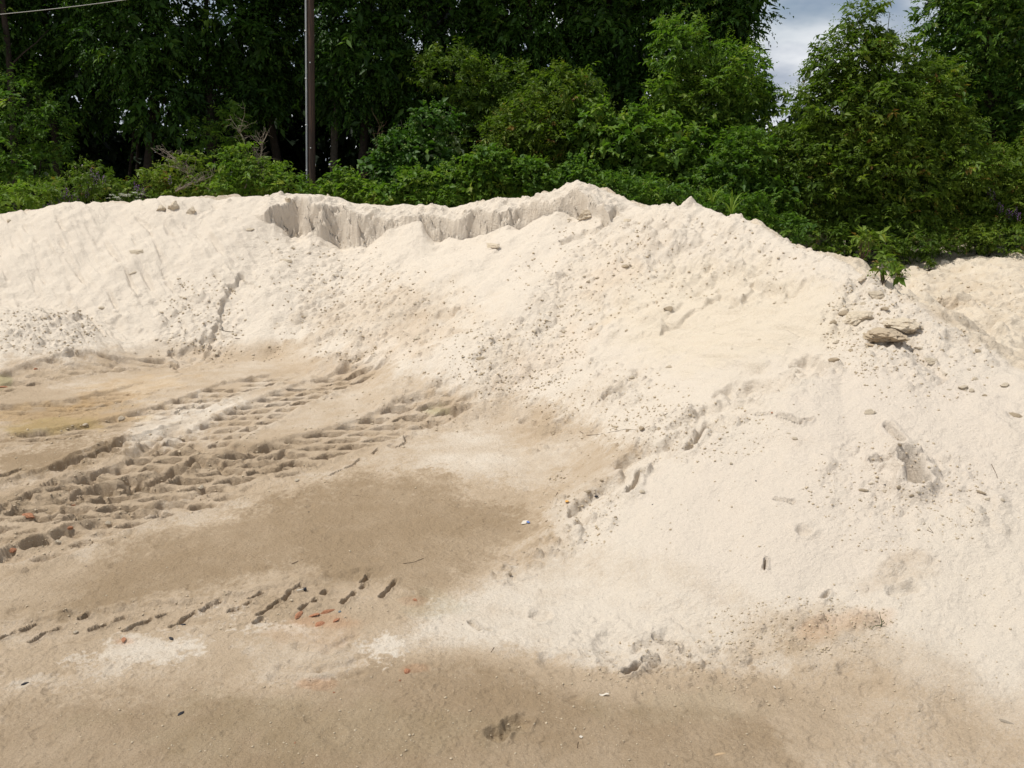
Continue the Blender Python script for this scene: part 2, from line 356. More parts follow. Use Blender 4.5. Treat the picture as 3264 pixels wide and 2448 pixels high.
# tongue with a broken right-hand edge on the left slope, small collapse ledges on the right slope
def step_edge(P, hgt, run, wob=8):
    global H1
    q = np.zeros_like(H)
    for (a, b) in zip(P[:-1], P[1:]):
        d, k, cr = seg(U+wob*noise(XX*5, YY*5), V+wob*noise(XX*5+9, YY*5), a[0], a[1], b[0], b[1])
        q = np.maximum(q, sstep(0, 9, cr/math.hypot(b[0]-a[0], b[1]-a[1]))*(k > .001)*(k < .999)*np.exp(-(d/run)**2))
    H1 = H1+hgt*q*front
step_edge([(540, 1125), (640, 1085), (690, 1035), (705, 960), (745, 880)], -.11, 55, 22)
step_edge([(2105, 1045), (2200, 990), (2290, 930), (2360, 960), (2400, 900), (2500, 920), (2640, 880)], -.07, 30, 14)
step_edge([(2110, 1010), (2180, 960), (2240, 950)], -.05, 25, 12)
step_edge([(1780, 760), (1900, 720), (1960, 660)], -.12, 26, 10)
step_edge([(2900, 1080), (3000, 1180), (3020, 1220)], -.06, 24, 12)
def band(P, wpx, st=1.0):
    k = pbox(P, wpx*2.5); u = U[k]; v = V[k]; d = np.full(u.shape, 1e9)
    for a, b in zip(P[:-1], P[1:]): d = np.minimum(d, seg(u, v, a[0], a[1], b[0], b[1])[0])
    d = d+wpx*.8*fbm(XX[k]*3, YY[k]*3, 3); out = np.zeros(H.shape, np.float32); out[k] = st*(1-sstep(wpx*.4, wpx*1.3, d)); return out
fold = np.maximum(band([(2660, 1180), (2480, 1240), (2330, 1320), (2210, 1390), (2090, 1470), (1990, 1580), (1880, 1650), (1730, 1760), (1600, 1840)], 38, .9), band([(2560, 770), (2700, 860), (2760, 960), (2760, 1030)], 50, .7))
r_rough = np.maximum(r_rough, fold)
H1 -= .13*band([(2600, 1170), (2430, 1240), (2290, 1310), (2170, 1380), (2040, 1460), (1940, 1560), (1840, 1630)], 34, 1.0)
cl = where(r_rough, lambda x, y: clodfield(x*7, y*7, .55)*.075+clodfield(x*15+3, y*15, .6)*.034+clodfield(x*3.4, y*3.4, .30)*.11+.022*fbm(x*8, y*8+4, 4), XX, YY)
H1 += cl*r_rough*.85
# crust at the crest of the pile on the right
H1 += inz*0
bm_ = blobs([(2200, 790, 360, 150, -20, 1), (2000, 690, 150, 60, 0, .5), (2450, 870, 200, 110, -25, .8)]); H1 += bm_*where(bm_, lambda x, y: .10*fbm(x*2.2, y*2.2+3, 5), XX, YY)
# rear sand field: trampled
rear = ((YY > ycr+.2) & (YY < 27)).astype(float)
rear = rear*(np.abs(TT) < .72); H1 += where(rear, lambda x, y: .10*fbm(x*1.2, y*1.2, 5, .6)+.09*clodfield(x*2.4, y*2.4, .35)-.07*sstep(.2, .5, noise(x*1.5, y*1.5)), XX, YY)
H = H+H1

def gi(t): return int(np.searchsorted(T, t))
def hit(px, py):
    t, s = ray(px, py); c = min(max(gi(t), 1), NC-1)
    w = (t-T[c-1])/(T[c]-T[c-1]); col = H[:, c-1]*(1-w)+H[:, c]*w
    z = HC+s*Y; k = np.nonzero((col > z) & (Y > 2.5))[0]
    if len(k) == 0: return Vector((float(t*25), 25.0, 1.0))
    k = k[0]; a = z[k-1]-col[k-1]; b = z[k]-col[k]; q = a/(a-b) if a != b else 0
    y = Y[k-1]+(Y[k]-Y[k-1])*q; return Vector((float(t*y), float(y), float(HC+s*y)))
def zat(x, y):
    t = x/y; c = min(max(gi(t), 1), NC-1); r = min(max(int(np.searchsorted(Y, y)), 1), NR-1)
    w = (t-T[c-1])/(T[c]-T[c-1]); q = (y-Y[r-1])/(Y[r]-Y[r-1])
    return float((H[r-1, c-1]*(1-w)+H[r-1, c]*w)*(1-q)+(H[r, c-1]*(1-w)+H[r, c]*w)*q)
def local(x0, x1, y0, y1, fn, pad=.3):
    r0, r1 = np.searchsorted(Y, y0-pad), np.searchsorted(Y, y1+pad)
    ts = [(x0-pad)/max(y0-pad, .5), (x0-pad)/(y1+pad), (x1+pad)/max(y0-pad, .5), (x1+pad)/(y1+pad)]
    c0, c1 = gi(min(ts)), gi(max(ts))
    sl = (slice(r0, r1), slice(c0, c1)); fn(sl, XX[sl], YY[sl])
COLR = np.ones((NR, NC, 3))
def groove(p0, p1, w, depth, rim=.25, wob=.3, flat=.5, col=None):
    a, b = hit(*p0), hit(*p1)
    def fn(sl, x, y):
        d, k, c = seg(x, y, a.x, a.y, b.x, b.y); d = d*(1+wob*noise(x*8, y*8))+min(w*.3, .006)*noise(x*30, y*30)
        H[sl] += -depth*(1-sstep(w*flat, w, d))*(1+.4*noise(x*9, y*9))+depth*rim*np.exp(-((d-w*1.45)/(w*.6))**2)
    local(min(a.x, b.x), max(a.x, b.x), min(a.y, b.y), max(a.y, b.y), fn)
def crater(px, py, r, depth, rim=.5, asp=1.0):
    a = hit(px, py)
    def fn(sl, x, y):
        d = np.sqrt((x-a.x)**2+((y-a.y)*asp)**2)*(1+.35*noise(x*6, y*6)+.2*noise(x*18, y*18))
        H[sl] += -depth*(1-sstep(r*.4, r, d))+depth*rim*np.exp(-((d-r*1.15)/(r*.25))**2)*(.6+.8*noise(x*11, y*11))
    local(a.x-r*2, a.x+r*2, a.y-r*2, a.y+r*2, fn)
# ---- wheel tracks: bands of tread
def tread_band(P, hw=.36, rh=.29, depth=.10, cols=3, keep=.95, sink=.03, berm=.026, px=None):
    G = [toground(*p) for p in P]; G = [(float(a), float(b)) for a, b in G]
    x0, x1 = min(g[0] for g in G)-1, max(g[0] for g in G)+1; y0, y1 = min(g[1] for g in G)-1, max(g[1] for g in G)+1
    k = (XX > x0) & (XX < x1) & (YY > y0) & (YY < y1); X = XX[k]; Y_ = YY[k]
    X2 = X+.05*noise(X*1.6, Y_*1.6); Y2 = Y_+.05*noise(X*1.6+7, Y_*1.6)
    best = np.full(X.shape, 1e9); t = np.zeros_like(X); acc = 0.0; sa = np.zeros_like(X)
    for a, b in zip(G[:-1], G[1:]):
        l = math.hypot(b[0]-a[0], b[1]-a[1]); d, q, cr = seg(X2, Y2, a[0], a[1], b[0], b[1]); m = d < best
        best = np.where(m, d, best); t = np.where(m, cr/l, t); sa = np.where(m, acc+q*l, sa); acc += l
    endf = sstep(0, .5, sa+.2)*(1-sstep(acc-.7, acc-.05, sa))
    inside = (1-sstep(hw*.93, hw*1.04, np.abs(t)))*endf*(best < hw*1.3)
    cw = 2*hw/cols; xs = t/cw+cols*.5; i = np.floor(xs).astype(np.int64); rr = (Y2+.04*noise(X*3, Y_*3))/rh+.12*i; j = np.floor(rr).astype(np.int64)
    hh = _h(i+40, j); on = _V[(hh*5+1) & 4095] < keep
    fx = np.abs(xs-i-.5)*cw+.014*noise(X*12, Y_*12); fy = np.abs(rr-j-.5)*rh+.014*noise(X*14+5, Y_*14)
    bar = (1-sstep(cw*.30, cw*.42, fx))*(1-sstep(rh*.20, rh*.31, fy))*on
    wear = sstep(-.45, .15, fbm(X*.9, Y_*.9+6, 3))
    H[k] += inside*(-depth*bar*(.55+.7*_V[(hh*9) & 4095])*(.45+.55*wear)-sink+.006*fbm(X*7, Y_*7, 4, .6))
    e = np.exp(-((np.abs(t)-hw*1.12)/.07)**2)*endf*(best < hw*1.6)
    H[k] += berm*e*(.4+.8*np.abs(fbm(X*3, Y_*3, 3)))+e*.022*clodfield(X*9, Y_*9, .5)
    out = np.zeros(H.shape, np.float32); out[k] = inside; return out
tm = np.zeros_like(H)
for P, kk2 in [([(-250, 1330), (0, 1232), (250, 1180), (450, 1160), (690, 1140)], dict(hw=.36, keep=.8, depth=.08)),
          ([(-300, 1480), (0, 1405), (330, 1355), (560, 1300), (760, 1232), (960, 1190)], dict(hw=.36, depth=.09)),
          ([(-300, 1330), (0, 1310), (220, 1290), (420, 1245), (560, 1205)], dict(hw=.40, rh=.2, depth=.06, keep=.85)),
          ([(240, 1580), (480, 1490), (680, 1385), (850, 1300), (1040, 1230), (1260, 1182)], dict(hw=.44, depth=.155, cols=3)),
          ([(-400, 1850), (0, 1680), (330, 1590), (620, 1520), (900, 1450), (1150, 1385), (1350, 1330), (1540, 1292)], dict(hw=.48, depth=.155, cols=3, rh=.27)),
          ([(-300, 1980), (0, 1810), (200, 1740), (420, 1650), (640, 1590), (860, 1520)], dict(hw=.24, depth=.09, cols=2, rh=.24)),
          ([(-200, 1640), (0, 1560), (200, 1500), (380, 1420), (560, 1370), (700, 1330)], dict(hw=.22, depth=.08, cols=1, rh=.22, berm=.045))]:
    tm = np.maximum(tm, tread_band(P, **kk2))
chaos = blobs([(300, 1560, 420, 95, 17, 1.0), (700, 1480, 330, 80, 12, .9), (120, 1690, 230, 70, 15, 1.0), (1050, 1440, 230, 60, 15, .6), (200, 1330, 330, 70, 5, .7), (560, 1420, 230, 35, 20, .5), (150, 1430, 300, 35, 8, .3), (650, 1930, 600, 55, 12, .35), (300, 2020, 300, 40, 12, .3)], .3, 1.6)
H += .15*chaos*where(chaos, lambda x, y: .075*fbm((.68*x+.73*y)*1.6, (.68*y-.73*x)*4.5, 5, .55)+clodfield(x*5, y*6, .45)*.06+clodfield(x*12, y*13, .6)*.028-.07*sstep(.25, .6, noise((.8*x+.6*y)*2.4, (.8*y-.6*x)*6)), XX, YY)
SLOT1 = [((548, 1997), (620, 1960)), ((645, 1950), (668, 1938)), ((665, 1930), (700, 1917)), ((735, 1952), (760, 1942)), ((782, 1932), (800, 1921)), ((797, 1910), (834, 1891)), ((825, 1960), (888, 1921)), ((908, 1910), (922, 1898)),
         ((924, 1889), (956, 1870)), ((960, 1942), (1005, 1914)), ((1030, 1895), (1042, 1882)), ((1090, 1925), (1130, 1890)), ((1152, 1875), (1160, 1867)), ((1155, 1857), (1175, 1835)), ((815, 1985), (835, 1972)), ((0, 2038), (45, 2021)), ((72, 2012), (112, 1993)),
         ((98, 2049), (140, 2024)), ((145, 2024), (192, 2005)), ((258, 1970), (285, 1957)), ((290, 2010), (335, 1994)), ((362, 1984), (395, 1970)), ((397, 2015), (480, 1977)), ((505, 1968), (528, 1962)), ((1215, 1905), (1240, 1880)), ((1245, 1872), (1262, 1850))]
tm = np.maximum(tm, tread_band([(-200, 2085), (0, 2030), (300, 1995), (600, 1960), (900, 1905), (1150, 1862), (1330, 1838)], hw=.21, rh=.13, depth=.012, cols=2, sink=.014, berm=.016))
for a, b in SLOT1: groove(a, b, .021, .050, .2, .2, .5)
for a, b in [((0, 1620), (20, 1610)), ((15, 1604), (95, 1577)), ((100, 1580), (128, 1567)), ((115, 1550), (170, 1537)), ((235, 1585), (262, 1573)), ((318, 1578), (365, 1563)), ((410, 1568), (448, 1555)), ((228, 1608), (280, 1600)), ((216, 1655), (268, 1635)), ((170, 1645), (205, 1632)),
             ((435, 1640), (505, 1635)), ((520, 1625), (590, 1620)), ((600, 1480), (625, 1476)), ((650, 1487), (695, 1474)), ((725, 1483), (775, 1470)), ((890, 1497), (940, 1481)), ((955, 1488), (1005, 1480)), ((893, 1521), (950, 1510)), ((800, 1515), (825, 1510)), ((835, 1465), (858, 1463)), ((885, 1465), (908, 1440)), ((705, 1495), (765, 1510)), ((780, 1490), (850, 1500)),
             ((60, 1700), (110, 1690)), ((0, 1770), (35, 1760)), ((80, 1745), (110, 1735)), ((120, 1742), (145, 1730)), ((300, 1520), (350, 1500)), ((0, 1520), (60, 1500)), ((175, 1500), (400, 1395)), ((180, 1712), (200, 1705))]:
    groove(a, b, .042, .055, .2, .3, .45)
for a, b in [((420, 1445), (490, 1412)), ((490, 1412), (555, 1385))]: groove(a, b, .12, .08, .2, .3, .2)
for a, b in [((630, 1430), (760, 1425)), ((760, 1425), (850, 1440))]: groove(a, b, .10, .05, .2, .3, .2)
# crust cracks
for a, b in [((1055, 1513), (1130, 1480)), ((1130, 1480), (1146, 1463)), ((1240, 1420), (1265, 1428)), ((1265, 1428), (1295, 1412)), ((1295, 1412), (1292, 1393)), ((1292, 1393), (1312, 1397)), ((1190, 1445), (1205, 1430)), ((620, 1290), (560, 1318)), ((2470, 1590), (2530, 1600))]:
    groove(a, b, .014, .05, .1, .2, .5)
# footprints and hollows
for a in [(1585, 2345, .08, .045), (1650, 2308, .08, .035), (1615, 2330, .05, .03), (3030, 985, .30, .12), (3150, 1060, .30, .09), (3060, 1090, .22, .07), (3190, 975, .3, .06), (1760, 2110, .10, .02), (1720, 1960, .10, .03), (2090, 2130, .10, .04), (1960, 2060, .22, .04), (2120, 2060, .20, .04),
          (1785, 1348, .10, .07), (1672, 1343, .08, .05), (1960, 1260, .16, .12), (2940, 1465, .05, .03), (2050, 2225, .07, .012), (1830, 2230, .07, .012), (1560, 2215, .08, .01), (1060, 2345, .09, .012), (960, 2270, .07, .008), (2560, 1690, .07, .04), (2700, 2130, .06, .02)]:
    crater(*a)
for a, b, w, d in [((2895, 1478), (2922, 1550), .080, .26), ((2010, 1560), (2050, 1505), .055, .10), ((2050, 1505), (2080, 1480), .025, .05), ((2200, 1430), (2260, 1365), .06, .09), ((2410, 1322), (2460, 1318), .018, .04), ((2480, 1328), (2550, 1350), .022, .06), ((2550, 1350), (2585, 1338), .018, .05),
                   ((2830, 1360), (2870, 1400), .04, .07), ((2780, 1465), (2895, 1480), .03, .07), ((2085, 2035), (2160, 2055), .018, .035), ((2160, 2055), (2190, 2085), .012, .02), ((1995, 2150), (2035, 2115), .03, .08), ((2050, 2105), (2085, 2125), .018, .05), ((1500, 1985), (1530, 2010), .02, .03), ((1530, 2010), (1560, 2010), .02, .03),
                   ((2440, 1785), (2438, 1812), .016, .04), ((2625, 1905), (2640, 1890), .02, .04), ((2850, 1890), (2910, 1880), .05, .03)]:
    groove(a, b, w, d, .35, .35, .35)
# big tyre-pressed depressions and gentle sand waves at centre left
for P in [[(870, 2160), (1000, 2180), (1150, 2150)], [(900, 2130), (1020, 2140), (1130, 2110)], [(950, 2060), (1040, 2080), (1130, 2030)]]:
    for a, b in zip(P[:-1], P[1:]): groove(a, b, .045, .014, .5, .2, .2)

fg = (YY < 9.5)*(pile-ground < .1)*front*1.0
H += where(fg, lambda x, y: -.016*clodfield(x*7, y*7, .10)-.007*clodfield(x*22, y*22, .12)+.006*clodfield(x*18+4, y*18, .10)+.006*fbm(x*3, y*3, 5, .65)+.010*sstep(.1, .5, noise(x*1.1, y*1.1+8))*np.abs(fbm(x*9, y*9, 3, .7)), XX, YY)
# ---- colour of the sand: how dry it is, and stains
U, V = PX()
nz = 34*fbm(XX*1.2, YY*1.2, 5, .6)+24*fbm(XX*6, YY*6, 3, .7)+26*fbm(XX*22, YY*22, 3, .7)
dry = .50+.50*sstep(.0, .30, pile-ground)
dry = np.where(YY > ycr, .86, dry)
def zone(P, val, soft):
    global dry
    k = pbox(P, soft+60); w = 1-sstep(-soft, soft, poly_sdf(U[k], V[k], P)+nz[k]); dry[k] += (val-dry[k])*w
zone([(0, 1120), (700, 1120), (1250, 1180), (1700, 1280), (2050, 1440), (1900, 1600), (1500, 1520), (1200, 1560), (0, 1750)], .56, 60)
zone([(0, 1230), (350, 1230), (480, 1300), (380, 1390), (0, 1440)], .40, 40)
zone([(0, 1440), (300, 1400), (480, 1385), (360, 1450), (200, 1500), (0, 1540)], .10, 18)
zone([(0, 1540), (300, 1500), (700, 1400), (1100, 1400), (1290, 1420), (900, 1560), (500, 1660), (0, 1790)], .46, 24)
zone([(480, 1330), (640, 1290), (760, 1290), (600, 1400), (520, 1400), (380, 1420)], .80, 25)
zone([(1240, 1430), (1500, 1390), (1750, 1420), (1850, 1470), (1700, 1570), (1450, 1500), (1200, 1500)], .72, 40)
zone([(250, 1800), (700, 1650), (1180, 1510), (1420, 1530), (1640, 1630), (1740, 1690), (1620, 1760), (1420, 1900), (1340, 1960), (1290, 1880), (950, 1800), (600, 1900), (0, 1990), (0, 1900)], .06, 42)
zone([(0, 1800), (250, 1770), (300, 1850), (150, 1930), (0, 1960)], .30, 50)
zone([(0, 2080), (500, 2030), (900, 1900), (1250, 1900), (1330, 1980), (1200, 2080), (900, 2170), (500, 2130), (0, 2180)], .44, 40)
zone([(1330, 1960), (1650, 1800), (2100, 1800), (2500, 2000), (2500, 2150), (1900, 2130), (1500, 2080), (1280, 2060)], .86, 60)
zone([(640, 2190), (900, 2200), (1180, 2100), (1500, 2090), (1750, 2180), (2200, 2220), (2480, 2230), (2640, 2330), (2700, 2500), (-100, 2500), (-100, 2330), (300, 2260)], .09, 75)
zone([(0, 2250), (400, 2220), (650, 2300), (300, 2500), (-100, 2500)], .18, 60)
zone([(1750, 2160), (2300, 2140), (2700, 2250), (2800, 2500), (2600, 2500), (2450, 2280), (2000, 2230)], .42, 40)
zone([(300, 2075), (380, 2050), (620, 2040), (640, 2065), (560, 2095), (420, 2110), (320, 2110)], .78, 20)
zone([(640, 1960), (760, 1955), (900, 1990), (960, 2005), (900, 2010), (780, 2005), (720, 1990)], .84, 18)
zone([(1160, 2060), (1260, 2030), (1290, 2055), (1200, 2080)], .84, 16)
zone([(760, 2050), (900, 2030), (1080, 2040), (1130, 2120), (1000, 2180), (820, 2170)], .58, 25)
zone([(100, 2110), (300, 2085), (250, 2110)], .8, 8)
zone([(0, 2165), (140, 2150), (340, 2120), (420, 2125), (250, 2175), (60, 2190)], .68, 14)
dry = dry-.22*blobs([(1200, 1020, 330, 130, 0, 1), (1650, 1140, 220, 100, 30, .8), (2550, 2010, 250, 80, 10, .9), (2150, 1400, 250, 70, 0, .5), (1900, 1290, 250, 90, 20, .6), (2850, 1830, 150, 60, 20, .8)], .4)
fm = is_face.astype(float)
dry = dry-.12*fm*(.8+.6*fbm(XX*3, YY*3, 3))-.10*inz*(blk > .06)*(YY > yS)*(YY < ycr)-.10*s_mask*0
dry = dry-.22*tm*0-.08*chaos
dry = dry+.13*fbm(XX*.9+20, YY*.9, 5, .6)*(1-.25*onpile)-.09*np.maximum(tm, chaos)*sstep(-.1, .4, fbm(XX*3, YY*3+9, 3))
dry = np.clip(dry, -.05, 1.05)
tint = np.ones((NR, NC, 3))
def stain(L, col, na=.5, ns=3.0):
    m = blobs(L, na, ns)[..., None]; tint[:] = tint*(1-m)+tint*np.array(col)*m
stain([(200, 1330, 260, 50, 5, .6)], (1.03, .92, .70)); stain([(150, 1360, 180, 25, 3, .6)], (.85, .88, .66)); stain([(400, 1245, 200, 40, 10, .4)], (1.05, .92, .70)); stain([(0, 1215, 60, 25, 0, .5)], (.7, .85, .6))
stain([(1010, 1980, 100, 25, 0, .45)], (1.03, .82, .70)); stain([(1000, 2010, 160, 60, 0, .35)], (1.04, .93, .86)); stain([(400, 2045, 50, 14, 0, .4)], (1.05, .80, .68)); stain([(1325, 1915, 50, 18, 0, .4)], (1.03, .84, .76)); stain([(1010, 2180, 90, 20, 0, .4)], (1.05, .8, .68))
stain([(1330, 2130, 50, 18, 0, .4)], (1.05, .8, .68)); stain([(1400, 1920, 120, 50, 0, .5)], (.90, .95, .93)); stain([(2640, 1990, 180, 40, 10, .55)], (1.0, .86, .76)); stain([(1750, 1140, 200, 60, 30, .3)], (1.0, .93, .87)); stain([(1950, 880, 120, 40, 30, .3)], (1.0, .93, .87))
stain([(1250, 1100, 260, 60, 20, .3)], (1.0, .94, .88)); stain([(2200, 2250, 300, 60, 0, .4)], (.93, .97, .95)); stain([(1000, 2330, 700, 100, 0, .4)], (.93, .97, .93)); stain([(1380, 1310, 60, 12, 0, .4)], (.85, 1.0, .75))
bk = ((YY > ycr+.1) & (YY < 26))[..., None]*1.0; tint = tint*(1-bk)+tint*bk*(np.array((.955, .94, .90))+.05*fbm(XX*1.2, YY*1.2, 4)[..., None])
stain([(2300, 1000, 420, 200, 0, .8), (2500, 1000, 250, 150, 0, .8)], (1.0, .985, .935), .2); stain([(2900, 1400, 500, 300, 0, .7), (2500, 1650, 500, 300, 0, .6)], (.985, .975, .985), .2); stain([(1300, 1000, 300, 130, 0, .5), (1900, 900, 250, 130, 30, .4)], (.95, .92, .88))
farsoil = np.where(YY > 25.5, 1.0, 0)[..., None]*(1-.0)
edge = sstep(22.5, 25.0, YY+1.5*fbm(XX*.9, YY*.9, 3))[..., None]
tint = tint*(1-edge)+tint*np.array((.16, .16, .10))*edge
dry[~front] = dry[~front]*.97

# ---- build the terrain meshes from the one grid so that they meet exactly
dyH = np.gradient(H, Y, axis=0); dtH = np.gradient(H, T, axis=1)
dxH = dtH/YY; dyw = dyH-dtH*TT/YY
nrm = np.stack([-dxH, -dyw, np.ones_like(H)], -1); nrm /= np.linalg.norm(nrm, axis=-1, keepdims=True)
fz = np.zeros((NR-1, NC-1), np.int8)                      # 0 yard, 1 pile, 2 sand field behind
cp = (pile-ground)[:-1, :-1]; cpn = cp+.03*fbm(XX*3, YY*3, 3)[:-1, :-1]
fz[cpn > .03] = 1
backm = (YY[:-1, :-1] > ycr[:-1, :-1]+.05) & (fz == 0) & (YY[:-1, :-1] < 27)
fz[backm] = 2
def grid_mesh(name, which):
    r, c = np.nonzero(fz == which)
    q = np.stack([r*NC+c, r*NC+c+1, (r+1)*NC+c+1, (r+1)*NC+c], 1)
    used, inv = np.unique(q, return_inverse=True); q = inv.reshape(q.shape)
    co = np.stack([XX.ravel()[used], YY.ravel()[used], H.ravel()[used]], 1); nv = nrm.reshape(-1, 3)[used]
    d = dry.ravel()[used]; ti = tint.reshape(-1, 3)[used]
    if name == 'ground':                                   # the yard goes on behind the viewer
        b = len(co); co = np.vstack([co, [(-1500, -1500, -.02), (1500, -1500, -.02), (1500, 1.05, -.02), (-1500, 1.05, -.02)]])
        nv = np.vstack([nv, [(0, 0, 1)]*4]); d = np.append(d, [.4]*4); ti = np.vstack([ti, np.ones((4, 3))]); q = np.vstack([q, [b, b+1, b+2, b+3]])
    me = bpy.data.meshes.new(name)
    me.vertices.add(len(co)); me.vertices.foreach_set('co', co.astype(np.float32).ravel())
    me.loops.add(q.size); me.loops.foreach_set('vertex_index', q.astype(np.int32).ravel())
    me.polygons.add(len(q)); me.polygons.foreach_set('loop_start', (np.arange(len(q))*4).astype(np.int32)); 
    me.update(calc_edges=True)
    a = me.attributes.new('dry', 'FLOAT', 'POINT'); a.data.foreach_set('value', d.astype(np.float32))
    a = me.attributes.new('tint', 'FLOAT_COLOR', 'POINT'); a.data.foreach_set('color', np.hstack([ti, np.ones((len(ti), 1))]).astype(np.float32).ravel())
    me.polygons.foreach_set('use_smooth', np.ones(len(q), bool))
    me.normals_split_custom_set_from_vertices(nv.astype(np.float32))
    me.materials.append(M['sand'])
    o = bpy.data.objects.new(name, me); COL.objects.link(o); return o
tag(grid_mesh('ground', 0), kind='structure', label='flat yard of damp tan sand with wheel tracks')
tag(grid_mesh('sand_pile', 1), 'long pale sand pile with a broken vertical cut along its crest', 'sand pile')
tag(grid_mesh('sand_field', 2), kind='structure', label='trampled pale sand ground behind the pile at the right')

# ------------------------------------------------------------------ mesh builders
def mesh_obj(name, co, faces, mat, parent=None, smooth=True, hue=None):
    me = bpy.data.meshes.new(name); me.from_pydata([tuple(c) for c in co], [], [tuple(f) for f in faces]); me.update()
    if smooth: me.polygons.foreach_set('use_smooth', np.ones(len(me.polygons), bool))
    me.materials.append(mat)
    o = bpy.data.objects.new(name, me); COL.objects.link(o)
    if parent: o.parent = parent
    return o
def empty(name, loc):
    o = bpy.data.objects.new(name, None); o.location = loc; COL.objects.link(o); o.empty_display_size = .2; return o
class Tubes:
    def __init__(s): s.v = []; s.f = []
    def tube(s, P, R, n=6, cap=True):
        b = len(s.v); up = Vector((.3, .2, 1))
        for i, p in enumerate(P):
            p = Vector(p); d = (Vector(P[min(i+1, len(P)-1)])-Vector(P[max(i-1, 0)])).normalized()
            a = d.cross(up if abs(d.dot(up.normalized())) < .95 else Vector((1, 0, 0))).normalized(); c = d.cross(a)
            for k in range(n):
                an = 2*math.pi*k/n; s.v.append(p+(a*math.cos(an)+c*math.sin(an))*R[i])
        for i in range(len(P)-1):
            for k in range(n):
                s.f.append((b+i*n+k, b+i*n+(k+1) % n, b+(i+1)*n+(k+1) % n, b+(i+1)*n+k))
        if cap:
            s.f.append(tuple(b+k for k in range(n))[::-1]); s.f.append(tuple(b+(len(P)-1)*n+k for k in range(n)))
    def build(s, name, mat, parent=None, off=None):
        v = [p-off for p in s.v] if off is not None else s.v
        return mesh_obj(name, v, s.f, mat, parent)
def bend(a, b, n=5, amp=.1, R=random):
    a = Vector(a); b = Vector(b); l = (b-a).length; out = []
    w = Vector((R.uniform(-1, 1), R.uniform(-1, 1), R.uniform(-.4, .4)))*amp*l; w2 = Vector((R.uniform(-1, 1), R.uniform(-1, 1), R.uniform(-.4, .4)))*amp*l*.5
    for i in range(n+1):
        k = i/n; out.append(a.lerp(b, k)+w*math.sin(math.pi*k)+w2*math.sin(2*math.pi*k))
    return out

